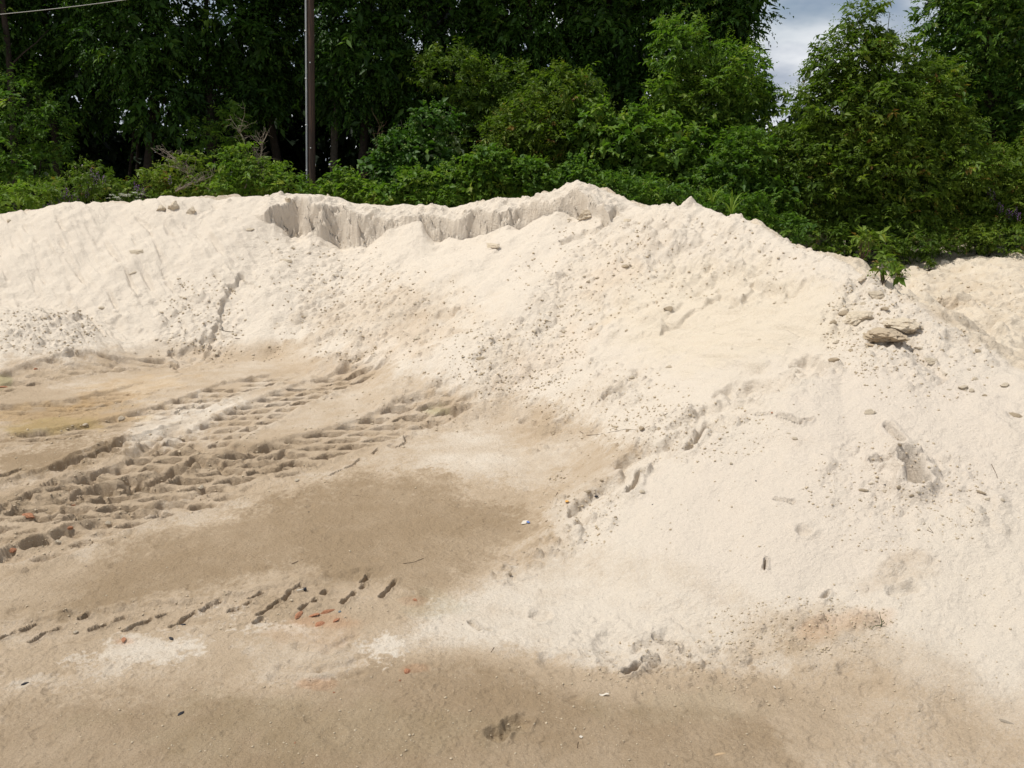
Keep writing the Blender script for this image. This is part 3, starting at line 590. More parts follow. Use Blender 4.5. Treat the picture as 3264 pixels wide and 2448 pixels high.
def unit(v): return v/np.maximum(np.linalg.norm(v, axis=-1, keepdims=True), 1e-9)
def noise3(p, sc):
    return .5*(noise(p[:, 0]*sc+3, p[:, 2]*sc)+noise(p[:, 1]*sc+50, p[:, 2]*sc+p[:, 0]*sc*.4))
def leaves_mesh(name, lobes, ntw, nl, ls, tl, mat, parent, origin, hue0=.5, up=.5, out=.8, gap=.0, wid=.42, droop=.5, inner=.5, seed=0, frontbias=.0, core=.30):
    """twigs with two rows of folded leaves spread through a crown made of lobes (centre, radii)"""
    g = np.random.default_rng(seed+1000)
    vol = np.array([(r[0]*r[1]*r[2])**(2/3) for _, r in lobes]); cnt = np.maximum(4, (ntw*vol/vol.sum()).astype(int))
    O = []; D = []; HU = []; SC = []
    for (c, r), n in zip(lobes, cnt):
        d = unit(g.normal(size=(n, 3)))
        if frontbias: d[:, 1] = np.where((d[:, 1] > .3) & (g.random(n) < frontbias), -d[:, 1], d[:, 1])
        rr = inner+(1-inner)*g.random(n)**.6
        bump = 1+.42*noise3(d*1.0+np.array(c)*.37, 2.4)+.22*noise3(d+np.array(c), 6.0)
        p = np.array(c)+d*np.array(r)*(rr*bump)[:, None]
        keep = noise3(p, 1.5/max(.35, min(r)))+.25*noise3(p, 4.0) > gap-.42
        p = p[keep]; d = d[keep]; rr = rr[keep]
        rr = np.where(g.random(len(p)) < core, rr*.5, rr); p = np.where((rr < .5*inner+.01)[:, None], np.array(c)+(p-np.array(c))*.55, p) if core else p
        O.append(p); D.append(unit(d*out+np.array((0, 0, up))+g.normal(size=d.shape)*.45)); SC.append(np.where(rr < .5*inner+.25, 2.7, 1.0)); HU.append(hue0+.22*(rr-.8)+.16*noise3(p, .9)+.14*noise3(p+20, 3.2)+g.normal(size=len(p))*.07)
    O = np.vstack(O); D = np.vstack(D); HU = np.concatenate(HU); SC = np.concatenate(SC); n = len(O)
    k = np.linspace(.08, 1, nl)[None, :, None]
    L_ = tl*(.5+.8*g.random((n, 1, 1)))*np.where(g.random((n, 1, 1)) < .10, 1.8, 1)
    cen = O[:, None, :]+D[:, None, :]*L_*k-np.array((0, 0, 1.0))*droop*L_*k*k*.6
    side = unit(np.cross(D, unit(g.normal(size=D.shape)*.5+np.array((0, 0, 1.0)))))[:, None, :]
    sg = np.where(np.arange(nl) % 2 == 0, 1, -1)[None, :, None]
    ld = unit(D[:, None, :]*.55+side*sg*.8+np.array((0, 0, -.28-.3*droop))+g.normal(size=cen.shape)*.30)
    nn = unit(np.cross(ld, np.cross(np.array((0, 0, 1.0))+g.normal(size=ld.shape)*.45, ld)))
    sd_ = np.cross(ld, nn)
    le = ls*(.55+.75*g.random((n, nl, 1)))*(1-.35*k)*SC[:, None, None]; w = le*wid
    b = cen; tip = cen+ld*le-nn*le*.12; mid = cen+ld*le*.42
    l1 = mid+sd_*w*.5+nn*w*.22; r1 = mid-sd_*w*.5+nn*w*.22
    V_ = np.stack([b, l1, tip, r1], 2).reshape(-1, 3)-np.array(origin)
    m = n*nl; base = (np.arange(m)*4)[:, None]
    F = np.hstack([base+np.array([[0, 1, 2]]), base+np.array([[0, 2, 3]])]).reshape(-1, 3)
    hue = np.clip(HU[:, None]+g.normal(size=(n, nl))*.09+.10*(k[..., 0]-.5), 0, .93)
    hue = np.where(g.random((n, 1)) < .045, np.clip(hue+.4, 0, 1.0), hue)
    me = bpy.data.meshes.new(name); me.vertices.add(len(V_)); me.vertices.foreach_set('co', V_.astype(np.float32).ravel())
    me.loops.add(F.size); me.loops.foreach_set('vertex_index', F.astype(np.int32).ravel())
    me.polygons.add(len(F)); me.polygons.foreach_set('loop_start', (np.arange(len(F))*3).astype(np.int32)); me.update(calc_edges=True)
    a = me.attributes.new('hue', 'FLOAT', 'POINT'); a.data.foreach_set('value', np.repeat(hue.ravel(), 4).astype(np.float32))
    me.materials.append(mat); o = bpy.data.objects.new(name, me); COL.objects.link(o)
    if parent: o.parent = parent
    return o
NLEAF = [0]
def lobes_of(L_, depth, thick=.8):
    out = []
    for l in L_:
        px, py, rx, ry = l[:4]; d = depth+(l[4] if len(l) > 4 else 0)
        c = at(px, py, d); m = d/FP; out.append(((c.x, c.y, c.z), (rx*m, max(rx, ry)*m*thick, ry*m)))
    return out
def plant(name, label, cat, L_, depth, base_px, leaf, group=None, trunk_r=.09, bark='bark', ntw=900, nl=9, ls=.085, tl=.34, stems=1, seed=0, tree=False, **k):
    lb = lobes_of(L_, depth); bx = float(ray(base_px, 600)[0])*depth; gz = zat(bx, depth)
    o = empty(name, (bx, depth, gz-.05)); tag(o, label, cat, group); org = Vector((bx, depth, gz-.05)); R = random.Random(seed)
    mz = max(c[2]+r[2]*.3 for c, r in lb); cx = sum(c[0] for c, r in lb)/len(lb)
    for s in range(stems):
        t = Tubes(); topp = Vector((cx+R.uniform(-.4, .4)*stems*.5, depth+R.uniform(-.2, .3), mz))
        b = org+Vector((R.uniform(-.2, .2)*(stems > 1), R.uniform(-.1, .1)*(stems > 1), 0)); P = bend(b, topp, 8, .05, R)
        t.tube(P, [trunk_r*(1-.85*i/8) for i in range(9)], 8 if tree else 6); t.build('trunk' if tree else 'stem', M[bark], o, org)
        if s == 0: PT = P
    for c, r in lb:
        t = Tubes(); c = Vector(c); j = min(range(len(PT)), key=lambda i: abs(PT[i].z-(c.z-.35*(c-PT[i]).length)))
        a = PT[j]; P = bend(a, c, 5, .08, R); rad = max(.012, trunk_r*(1-.85*j/8)*.6)
        t.tube(P, [rad*(1-.7*i/5) for i in range(6)], 5)
        for q in range(4):
            dv = Vector((R.uniform(-1, 1)*r[0], R.uniform(-1, .6)*r[1], R.uniform(-.3, 1)*r[2]))*.8; P2 = bend(P[R.randint(2, 5)], c+dv, 4, .1, R)
            t.tube(P2, [rad*.45*(1-.75*i/4) for i in range(5)], 4)
        t.build('branch', M[bark], o, org)
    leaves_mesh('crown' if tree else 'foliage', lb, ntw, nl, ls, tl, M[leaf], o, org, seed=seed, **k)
    NLEAF[0] += ntw*nl
    return o

# ------------------------------------------------------------------ woods behind
GT = 'tall dark trees standing behind the pile'
forest = [
 (-60, [(-120, 60, 260, 260), (-60, -250, 240, 220), (-150, 330, 180, 150)], 26.5, 'tall dark leafy tree cut off by the left edge of the picture'),
 (180, [(150, 40, 220, 190), (200, -250, 240, 200), (250, 270, 170, 130), (90, 250, 120, 110)], 27.5, 'tall dark tree standing second from the left edge'),
 (430, [(440, 120, 190, 170), (420, -180, 230, 190), (520, 330, 120, 100)], 26.0, 'dark tree with bright leaf sprays about midway between left edge and pole'),
 (640, [(760, 90, 150, 110), (620, 190, 130, 90), (700, -240, 230, 160), (780, 280, 110, 90)], 27.0, 'leafy tree just left of the utility pole with specks of sky in it'),
 (905, [(880, 70, 120, 110), (900, -200, 180, 180), (860, 250, 90, 110)], 28.0, 'thin dark tree directly behind the utility pole'),
 (1120, [(1130, 60, 120, 140), (1160, -200, 200, 180), (1100, 260, 110, 120), (1200, 190, 110, 110)], 26.5, 'tall tree with hanging dark leaves just right of the utility pole'),
 (1400, [(1380, 80, 170, 170), (1400, -220, 240, 190), (1330, 270, 120, 100), (1500, 210, 130, 120)], 27.2, 'tall dark tree behind the small bush with pale leaves'),
 (1680, [(1660, 70, 190, 170), (1700, -220, 250, 190), (1620, 280, 130, 100), (1800, 200, 130, 110)], 27.0, 'tall dark tree above the middle bush at the centre of the wood'),
 (1950, [(1950, 60, 190, 170), (1960, -220, 240, 190), (1900, 240, 130, 110), (2050, 280, 130, 100)], 27.3, 'tall dark tree behind the highest peak of sand'),
 (2230, [(2240, 50, 180, 130), (2230, -200, 220, 190), (2320, 120, 80, 110), (2370, 250, 50, 80), (2300, -20, 90, 90), (2300, 330, 140, 120)], 26.3, 'tall dark tree whose drooping twigs edge the open sky on its right'),
]
for i, (bx, Lb, d, lab) in enumerate(forest):
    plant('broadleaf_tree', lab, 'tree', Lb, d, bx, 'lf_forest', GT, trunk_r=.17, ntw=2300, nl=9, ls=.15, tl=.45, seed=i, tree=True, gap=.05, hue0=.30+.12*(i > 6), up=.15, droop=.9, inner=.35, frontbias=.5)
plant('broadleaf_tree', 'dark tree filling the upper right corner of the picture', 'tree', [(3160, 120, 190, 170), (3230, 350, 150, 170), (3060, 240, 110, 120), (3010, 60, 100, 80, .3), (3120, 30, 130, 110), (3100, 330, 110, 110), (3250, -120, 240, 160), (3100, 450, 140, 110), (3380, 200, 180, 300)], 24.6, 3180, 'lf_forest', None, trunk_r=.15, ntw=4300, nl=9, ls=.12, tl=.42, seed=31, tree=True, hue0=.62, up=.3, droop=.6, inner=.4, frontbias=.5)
# shrubs along the edge of the wood
sh = [
 ('young_tree', 'olive green young tree rising right of centre above the peak of sand', 'tree', [(2330, 250, 120, 110), (2230, 300, 110, 110), (2165, 150, 85, 90), (2400, 330, 70, 80), (2260, 440, 130, 80), (2130, 330, 70, 80)], 23.8, 2260, 'lf_bright', dict(ntw=2600, ls=.085, tree=True, hue0=.62, trunk_r=.07)),
 ('shrub', 'tall rounded olive shrub with a crown in the middle of the picture', 'shrub', [(1800, 310, 110, 80), (1700, 400, 120, 90), (1840, 430, 130, 100), (1640, 520, 110, 90), (1770, 560, 150, 90), (1610, 420, 60, 70)], 23.6, 1760, 'lf_olive', dict(ntw=2900, ls=.080, nl=10, hue0=.55, stems=3, trunk_r=.03)),
 ('shrub', 'vine covered broad leaved shrub right behind the highest peak of sand', 'shrub', [(2030, 440, 120, 80), (1960, 510, 110, 80), (2120, 500, 130, 90), (2050, 600, 170, 70), (2210, 590, 110, 80), (1900, 400, 70, 70)], 22.9, 2060, 'lf_bright', dict(ntw=2000, ls=.10, nl=8, hue0=.55, stems=3, trunk_r=.03, wid=.7)),
 ('shrub', 'small shrub with pale undersides of leaves, left of the central olive shrub', 'shrub', [(1370, 400, 60, 60), (1300, 480, 90, 60), (1250, 540, 75, 60), (1385, 520, 70, 70), (1330, 590, 130, 50), (1210, 480, 25, 25), (1440, 410, 40, 30)], 22.9, 1320, 'lf_pale', dict(ntw=900, ls=.10, nl=8, hue0=.50, stems=3, trunk_r=.025, wid=.6)),
 ('shrub', 'dim green shrub in the shade left of the central olive shrub', 'shrub', [(1440, 230, 110, 70), (1540, 300, 90, 90), (1520, 420, 80, 80), (1620, 260, 90, 60)], 25.0, 1500, 'lf_olive', dict(ntw=1100, ls=.08, hue0=.45, stems=2, trunk_r=.04)),
 ('large_shrub', 'very large feathery olive green shrub below the patch of sky', 'shrub', [(2745, 60, 50, 65), (2720, 190, 110, 95), (2830, 210, 95, 90), (2645, 210, 60, 60), (2650, 340, 130, 100), (2780, 360, 180, 130), (2940, 400, 110, 110), (2560, 490, 120, 95), (2700, 520, 210, 130), (2900, 560, 190, 130), (2960, 300, 90, 100), (3020, 450, 100, 100), (2580, 620, 150, 90), (2780, 680, 200, 80)], 22.6, 2740, 'lf_olive', dict(ntw=8200, ls=.085, nl=10, hue0=.52, stems=4, trunk_r=.04, tl=.36, frontbias=.6)),
 ('shrub', 'mid green shrub between the vine covered shrub and the large feathery one', 'shrub', [(2330, 560, 110, 80), (2420, 640, 130, 70), (2260, 640, 110, 60), (2380, 480, 80, 60)], 22.2, 2350, 'lf_bright', dict(ntw=1500, ls=.08, hue0=.52, stems=3, trunk_r=.03, wid=.6)),
 ('shrub', 'sprawling shrub with arching sprays at the right edge, above the sand field', 'shrub', [(3090, 560, 150, 90), (3200, 640, 150, 90), (3030, 660, 140, 80), (3300, 560, 120, 140)], 22.9, 3130, 'lf_olive', dict(ntw=2500, ls=.085, nl=9, hue0=.55, stems=3, trunk_r=.03)),
 ('low_bush', 'low weedy bush at the edge of the sand field, beneath the feathery shrub', 'bush', [(2750, 780, 140, 50), (2880, 765, 130, 50), (2650, 760, 90, 50), (2950, 770, 90, 35)], 21.6, 2760, 'lf_olive', dict(ntw=900, ls=.06, hue0=.48, stems=2, trunk_r=.012, tl=.2)),
 ('low_bush', 'low weedy bush with purple flower spikes at the right edge of the sand field', 'bush', [(3050, 750, 130, 50), (3180, 755, 130, 55), (3300, 750, 90, 60)], 21.8, 3160, 'lf_olive', dict(ntw=1000, ls=.055, hue0=.62, stems=2, trunk_r=.012, tl=.2)),
 ('low_bush', 'bright green bush behind the crest directly left of the utility pole', 'bush', [(830, 560, 90, 50), (760, 520, 60, 60), (900, 590, 90, 35), (720, 600, 100, 30)], 22.3, 800, 'lf_bright', dict(ntw=900, ls=.07, hue0=.66, stems=3, trunk_r=.015, tl=.22)),
 ('low_bush', 'low green bush tangled with dead branches left of the utility pole', 'bush', [(560, 560, 90, 35), (500, 590, 60, 35), (640, 600, 110, 35), (600, 520, 50, 25)], 22.5, 570, 'lf_olive', dict(ntw=650, ls=.07, hue0=.75, stems=3, trunk_r=.015, tl=.22)),
 ('low_bush', 'low bright bush at the foot of the utility pole on its right', 'bush', [(1100, 600, 60, 45), (1010, 618, 50, 20), (1160, 620, 80, 35), (1090, 555, 18, 22)], 22.2, 1100, 'lf_bright', dict(ntw=500, ls=.08, hue0=.6, stems=2, trunk_r=.012, tl=.2)),
 ('low_bush', 'low leafy creeper mass behind the dip in the crest', 'bush', [(1240, 630, 80, 30), (1330, 600, 70, 60), (1450, 590, 60, 75), (1520, 620, 90, 45), (1400, 640, 110, 30), (1600, 570, 70, 70)], 21.8, 1440, 'lf_bright', dict(ntw=1500, ls=.075, hue0=.55, stems=2, trunk_r=.012, tl=.2, wid=.65)),
 ('low_bush', 'low leafy creeper mass left of the highest peak of sand', 'bush', [(1680, 570, 70, 60), (1780, 590, 70, 45), (1560, 530, 60, 60), (1850, 560, 60, 50)], 21.6, 1700, 'lf_bright', dict(ntw=900, ls=.08, hue0=.5, stems=2, trunk_r=.012, tl=.2, wid=.65)),
 ('low_bush', 'dark green creeper mass just right of the highest peak of sand', 'bush', [(1960, 600, 70, 55), (2060, 620, 80, 50), (2180, 640, 60, 45), (2300, 670, 100, 50), (2400, 690, 70, 60), (2500, 730, 80, 40)], 20.9, 2130, 'lf_bright', dict(ntw=1300, ls=.07, hue0=.42, stems=2, trunk_r=.012, tl=.2)),
 ('low_bush', 'bright grassy bush peeping over the crest at the left edge', 'bush', [(30, 650, 100, 45), (120, 620, 80, 35), (-60, 620, 80, 60)], 21.6, 50, 'lf_bright', dict(ntw=700, ls=.07, hue0=.75, stems=2, trunk_r=.012, tl=.2)),
 ('low_bush', 'dull weedy bush with purple flowers at the left behind the crest', 'bush', [(230, 600, 110, 35), (340, 610, 90, 40), (290, 560, 60, 40), (430, 620, 60, 25)], 21.9, 290, 'lf_olive', dict(ntw=800, ls=.05, hue0=.5, stems=2, trunk_r=.012, tl=.2)),
 ('shrub', 'shaded shrub at the far left beneath the dark trees', 'shrub', [(60, 330, 90, 90), (170, 420, 60, 80), (130, 530, 110, 60), (30, 480, 80, 90)], 24.6, 90, 'lf_bright', dict(ntw=800, ls=.08, hue0=.45, stems=2, trunk_r=.03)),
 ('shrub', 'thin shaded sapling in the gap left of the utility pole', 'shrub', [(740, 400, 40, 60), (690, 470, 60, 60), (640, 430, 40, 40)], 25.2, 720, 'lf_bright', dict(ntw=280, ls=.07, hue0=.5, stems=1, trunk_r=.025)),
]
for i, (nm, lab, cat, Lb, d, bx, lf, k) in enumerate(sh):
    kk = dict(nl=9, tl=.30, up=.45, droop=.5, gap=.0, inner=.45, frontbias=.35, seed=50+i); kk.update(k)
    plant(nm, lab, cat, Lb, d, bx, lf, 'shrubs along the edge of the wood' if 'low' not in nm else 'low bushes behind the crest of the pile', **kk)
# slender trunks in the shade
for i, (x0, y0, x1, y1, r, d, lab, bk) in enumerate([(45, 640, 12, 150, .13, 25.5, 'dark leaning trunk near the left edge of the picture', 'bark'), (385, 620, 440, 330, .06, 28.5, 'thin dark trunk slanting in the deep shade at left', 'bark'), (420, 620, 425, 200, .07, 29.5, 'straight thin trunk in the deep shade at left', 'bark'),
        (782, 640, 775, 60, .10, 27.5, 'upright dark trunk standing left of the utility pole', 'bark'), (690, 640, 688, 330, .05, 28, 'thin upright trunk between the dead branches and the pole', 'bark'), (1050, 640, 1045, -300, .13, 28.8, 'pale grey straight trunk right of the utility pole', 'greybark'), (1160, 640, 1165, -50, .10, 30, 'dim upright trunk beyond the grey one', 'bark'), (1465, 640, 1440, 80, .08, 29.0, 'dim trunk in the shade above the pale leaved shrub', 'bark')]):
    a = at(x0, y0, d); a.z = zat(a.x, d)-.1; b = at(x1, y1, d); b += (b-a)*.4
    o = empty('bare_trunk', a); tag(o, lab, 'tree trunk', 'slender trunks inside the wood'); R = random.Random(i)
    t = Tubes(); P = bend(a, b, 8, .015, R); t.tube(P, [r*(1-.5*k/8) for k in range(9)], 8); t.build('trunk', M[bk], o, a)
    for q in range(5):
        k = R.randint(3, 7); t = Tubes(); e = P[k]+Vector((R.uniform(-1.3, 1.3), R.uniform(-.5, .8), R.uniform(.3, 1.2))); t.tube(bend(P[k], e, 4, .1, R), [r*.3*(1-.2*j) for j in range(5)], 5); t.build('branch', M[bk], o, a)
# the wood further back reads as one mass
g = np.random.default_rng(5); Lf = []
for k in range(420):
    px = g.uniform(-700, 4000); d = g.uniform(30, 37); lim = 14.0
    if 2250 < px < 2640: lim = 3.6
    elif 2640 <= px < 3020: lim = 5.4
    elif px > 3020: lim = 9.0
    elif px >= 3020: lim = 7.0
    z = g.uniform(0.8, lim) if g.random() < .6 else g.uniform(.8, min(lim, 6)); x = float(ray(px, 600)[0])*d
    if 560 < px < 900 and z > 6.2 and g.random() < .75: continue
    Lf.append(((x, d, z), (g.uniform(1.3, 2.2), 1.2, g.uniform(1.0, 1.7))))
w = leaves_mesh('wood_thicket', Lf, 13000, 7, .50, .8, M['lf_shade'], None, (0, 0, 0), hue0=.45, up=.2, droop=.7, inner=.2, seed=77, wid=.7, gap=-.5, core=0)
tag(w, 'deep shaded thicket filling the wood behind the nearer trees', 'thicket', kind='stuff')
# leaf litter and low growth under the trees
g = np.random.default_rng(8); Lf = []
for k in range(170):
    px = g.uniform(-700, 3900); d = g.uniform(22.0, 30); x = float(ray(px, 600)[0])*d
    Lf.append(((x, d, 1.0+.15), (g.uniform(.5, .9), .5, g.uniform(.15, .32))))
w = leaves_mesh('undergrowth', Lf, 5200, 7, .10, .25, M['lf_olive'], None, (0, 0, 0), hue0=.28, up=.8, droop=.3, inner=.2, seed=78, core=0)
tag(w, 'low green undergrowth covering the soil at the foot of the wood', 'undergrowth', kind='stuff')

# ------------------------------------------------------------------ utility pole with conduit
d = 25.0; pb = at(986, 640, d); pb.z = zat(pb.x, d)-.3; ptp = at(990, 0, d); dirp = (ptp-pb).normalized(); topz = pb+dirp*10.5
po = empty('utility_pole', pb); tag(po, 'tall brown wooden utility pole with a grey conduit up its left side', 'utility pole')
t = Tubes(); t.tube([pb.lerp(topz, k/10) for k in range(11)], [.104-.002*k for k in range(11)], 20); t.build('shaft', M['pole'], po, pb)
off_c = Vector((-.128, -.06, 0)); t = Tubes(); t.tube([pb+off_c+dirp*(10*k/8)+Vector((.0025*k, 0, 0)) for k in range(9)], [.026]*9, 10); t.build('conduit', M['steel'], po, pb)
for h in (1.2, 2.4, 3.6, 4.8, 6.0, 7.2):
    t = Tubes(); c = pb+off_c+dirp*h+Vector((.006, 0, 0)); t.tube([c-dirp*.02, c+dirp*.02], [.036, .036], 10); t.build('conduit_strap', M['steel'], po, pb)
for h in (3.0, 5.2):
    t = Tubes(); c = pb+dirp*h; t.tube([c+Vector((0, -.09, 0)), c+Vector((0, -.13, 0))], [.018, .018], 8); t.build('bolt', M['steel'], po, pb)
a = at(-260, 115, 21.0); b = at(420, -8, 21.0); e = b+(b-a)*1.6
P = [a.lerp(e, k/24)+Vector((0, 0, -.35*math.sin(math.pi*k/24))) for k in range(25)]
sh_ = a-P[9]+a.lerp(e, 9/24)-a; P = [p+Vector((0, 0, .30)) for p in P]
t = Tubes(); t.tube(P, [.007]*25, 6); tag(t.build('overhead_wire', M['wire']), 'thin pale overhead wire crossing the upper left corner', 'wire')

# ------------------------------------------------------------------ dead branches, weeds, flowers
def dead_branch(p0, p1, depth, r, lab, seed, n=26, mat='dead'):
    a = at(*p0, depth); b = at(*p1, depth+.3); R = random.Random(seed); t = Tubes(); P = bend(a, b, 8, .08, R); t.tube(P, [r*(1-.8*k/8) for k in range(9)], 6)
    L0 = (b-a).length; tips = []
    for q in range(n):
        k = R.randint(1, 8); s = P[k]; dv = (b-a).normalized()*R.uniform(.1, .8)+Vector((R.uniform(-1, 1), R.uniform(-.7, .7), R.uniform(-.3, .9)))*.7
        e = s+dv*L0*R.uniform(.15, .42); Q = bend(s, e, 5, .12, R); t.tube(Q, [r*.45*(1-.15*j) for j in range(6)], 4)
        for z in range(2):
            s2 = Q[R.randint(2, 5)]; e2 = s2+Vector((R.uniform(-1, 1), R.uniform(-.5, .5), R.uniform(-.6, .9)))*L0*.14; t.tube(bend(s2, e2, 3, .15, R), [r*.22*(1-.2*j) for j in range(4)], 3)
    o = t.build('dead_branch', M[mat], None, a); o.location = a; tag(o, lab, 'branch', 'dead branches behind the crest'); return o
dead_branch((690, 620), (545, 500), 21.9, .020, 'bleached dead branch arching left over the low bush beside the pole', 1, 34)
dead_branch((780, 600), (830, 440), 22.0, .016, 'bare grey dead branch standing up behind the bush left of the pole', 2, 30)
dead_branch((860, 600), (760, 400), 22.1, .013, 'thin bare dead branch reaching highest left of the pole', 3, 22)
dead_branch((560, 610), (680, 560), 21.8, .018, 'bleached dead branch lying low on the crest side of the bush', 4, 26)
dead_branch((1190, 600), (1210, 400), 22.6, .012, 'thin brown dead twigs standing right of the pole', 5, 12, 'twig')
dead_branch((1150, 600), (1170, 520), 22.5, .012, 'short reddish dead twigs low right of the pole', 6, 16, 'twig')
def flower(px, py, d, h, mat, nm, lab, grp, seed, spike=True):
    R = random.Random(seed); b = at(px, py, d); top_ = b; base = Vector((b.x+R.uniform(-.05, .05), d, b.z-h)); o = empty(nm, base); tag(o, lab, 'flower', grp)
    t = Tubes(); P = bend(base, top_, 4, .05, R); t.tube(P, [.006, .005, .005, .004, .003], 4); t.build('stem', M['lf_olive'], o, base)
    v = []; f = []
    for k in range(26 if spike else 30):
        if spike: c = top_+Vector((0, 0, -.22*k/26)); r = .012+.022*k/26
        else: c = top_+Vector((R.uniform(-.06, .06), R.uniform(-.05, .05), R.uniform(-.02, .01))); r = .0
        a_ = R.uniform(0, 6.28); dv = Vector((math.cos(a_), math.sin(a_), R.uniform(-.2, .6))); q = c+dv*r; s = .019 if spike else .018
        sx = Vector((-dv.y, dv.x, 0))*s*.5; b0 = len(v); v += [q-base, q+dv*s*.6+sx-base, q+dv*s*1.1+Vector((0, 0, s*.4))-base, q+dv*s*.6-sx-base]; f.append((b0, b0+1, b0+2, b0+3))
    mesh_obj('bloom', v, f, M[mat], o, False)
R = random.Random(4)
for i, (x, y) in enumerate([(140, 655), (160, 640), (185, 630), (200, 612), (210, 600), (225, 618), (240, 606), (262, 590), (282, 580), (300, 560), (310, 548), (275, 600), (430, 580), (440, 592), (455, 600), (540, 560), (150, 650), (172, 645), (250, 612), (290, 535), (330, 560), (215, 625)]):
    flower(x, y, 21.2+R.random()*.4, .45, 'purple', 'purple_flower', 'slender purple flower spike among the weeds behind the crest at left', 'purple flower spikes at the left', i)
for i, (x, y) in enumerate([(3155, 600), (3170, 612), (3185, 645), (3195, 652), (3215, 665), (3225, 672), (3240, 660), (3250, 678), (3180, 728), (3160, 735)]):
    flower(x, y, 21.7+R.random()*.3, .45, 'purple', 'purple_flower', 'slender purple flower spike among the weeds at the right edge of the sand field', 'purple flower spikes at the right', 40+i)
for i in range(16):
    flower(340+R.random()*110, 612+R.random()*30, 21.3, .3, 'white_petal', 'white_flower', 'small white flower head among the weeds behind the crest at left', 'white flowers at the left', 80+i, False)
def sprig(px, py, hgt, n, leaf, lab, nm='weed', grp=None, seed=0, ls=.06, base=None):
    p = base or hit(px, py); R = random.Random(seed); o = empty(nm, p); tag(o, lab, 'weed', grp)
    t = Tubes(); lb = []
    for k in range(n):
        e = p+Vector((R.uniform(-.5, .5)*hgt, R.uniform(-.5, .3)*hgt, hgt*R.uniform(.5, 1))); t.tube(bend(p-Vector((0, 0, .02)), e, 4, .15, R), [.006, .005, .004, .003, .002], 4); lb.append((tuple(e), (hgt*.16, hgt*.16, hgt*.18)))
    t.build('stem', M['twig'], o, p); leaves_mesh('foliage', lb, 5*n, 6, ls, hgt*.3, M[leaf], o, p, hue0=.6, seed=seed)
for i, (x, y, h, n, lab) in enumerate([(2745, 825, .30, 8, 'leafy weed clump hanging over the front edge of the sand field'), (2800, 812, .34, 9, 'brownish weed clump on the left part of the sand field edge'), (2840, 880, .35, 5, 'small upright green weed alone on the sand field'), (2815, 905, .25, 4, 'tiny weed with thin stems in front of the upright one'), (3020, 800, .35, 5, 'brown tipped weed in the middle of the sand field edge'),
                                     (2870, 890, .28, 5, 'small leaning weed right of the upright one on the sand field'), (2960, 865, .22, 5, 'low grassy weed at the middle of the sand field'), (3110, 795, .3, 5, 'little green weed near the right end of the sand field edge'), (3160, 800, .3, 6, 'weed growing in the sand beneath the purple flowers')]):
    sprig(x, y, h*1.1, n+2, 'lf_olive', lab, 'weed', 'weeds on the sand field', i)
# long grass blades behind the crest right of the peak
def grass(px, py, d, lab, seed, h=.7, n=9):
    R = random.Random(seed); p = at(px, py, d); v = []; f = []
    for k in range(n):
        a_ = R.uniform(0, 6.28); r = h*R.uniform(.3, .8); hh = h*R.uniform(.5, 1)
        for j in range(7):
            q = j/6; c = Vector((math.cos(a_)*r*q**1.4, math.sin(a_)*r*q**1.4*.6, hh*(q*1.6-q*q*.9))); w_ = .014*(1-q*.9); s_ = Vector((-math.sin(a_)*w_, math.cos(a_)*w_, 0)); v += [c-s_, c+s_]
            if j: b0 = len(v)-4; f.append((b0, b0+1, b0+3, b0+2))
    o = mesh_obj('grass_tuft', v, f, M['lf_bright'], None); a = o.data.attributes.new('hue', 'FLOAT', 'POINT'); a.data.foreach_set('value', np.full(len(v), .8, np.float32)); o.location = p; tag(o, lab, 'grass', 'tufts of long grass')
grass(2330, 690, 16.5, 'tuft of long arching grass blades just behind the crest right of the peak', 1); grass(2270, 650, 17.5, 'pale tuft of long grass just right of the peak of sand', 2, .6); grass(60, 665, 20.6, 'tuft of grass at the left edge behind the crest', 3, .5, 14)

# ------------------------------------------------------------------ clods, stones, scraps
def ico(sub=3):
    import bmesh
    bm = bmesh.new(); bmesh.ops.create_icosphere(bm, subdivisions=sub, radius=1); v = np.array([p.co[:] for p in bm.verts]); f = [[q.index for q in p.verts] for p in bm.faces]; bm.free(); return v, f
IV, IF = ico(3); IV2, IF2 = ico(2); IV1, IF1 = ico(1)
def rockmesh(name, seed, mat, v=IV, f=IF, cut=5, rough=.18, flat=.75, hf=0.0):
    g = np.random.default_rng(seed); p = v.copy()
    for k in range(cut):
        n = unit(g.normal(size=3)); dd = g.uniform(.45, .85); s = p@n; p = p-np.outer(np.maximum(s-dd, 0)*.9, n)
    p *= (1+rough*(noise(p[:, 0]*1.8+seed*3.1, p[:, 1]*1.8+p[:, 2]*1.8)+.5*noise(p[:, 0]*4+seed, p[:, 2]*4-p[:, 1]*3)+.3*noise(p[:, 1]*9+seed, p[:, 2]*9+p[:, 0]*9)))[:, None]
    if hf: p *= (1+hf*.8*(fbm(p[:, 0]*5+seed, p[:, 1]*5, 4, .7)+fbm(p[:, 1]*5+seed+9, p[:, 2]*5, 4, .7)+fbm(p[:, 2]*5+seed, p[:, 0]*5+7, 4, .7)))[:, None]
    p[:, 2] *= flat
    me = bpy.data.meshes.new(name); me.from_pydata([tuple(q) for q in p], [], f); me.update(); me.polygons.foreach_set('use_smooth', np.full(len(me.polygons), not hf)); me.materials.append(M[mat]); return me
CL = [rockmesh('sand_clod', i, 'clod', IV2, IF2, 12, .10, .75, .05) for i in range(8)]; CLD = [rockmesh('sand_clod', 20+i, 'clod_dark', IV2, IF2, 12, .10, .75, .05) for i in range(4)]; CLB = [rockmesh('sand_clod', 40+i, 'clod', IV, IF, 14, .16, .75, .09) for i in range(5)]
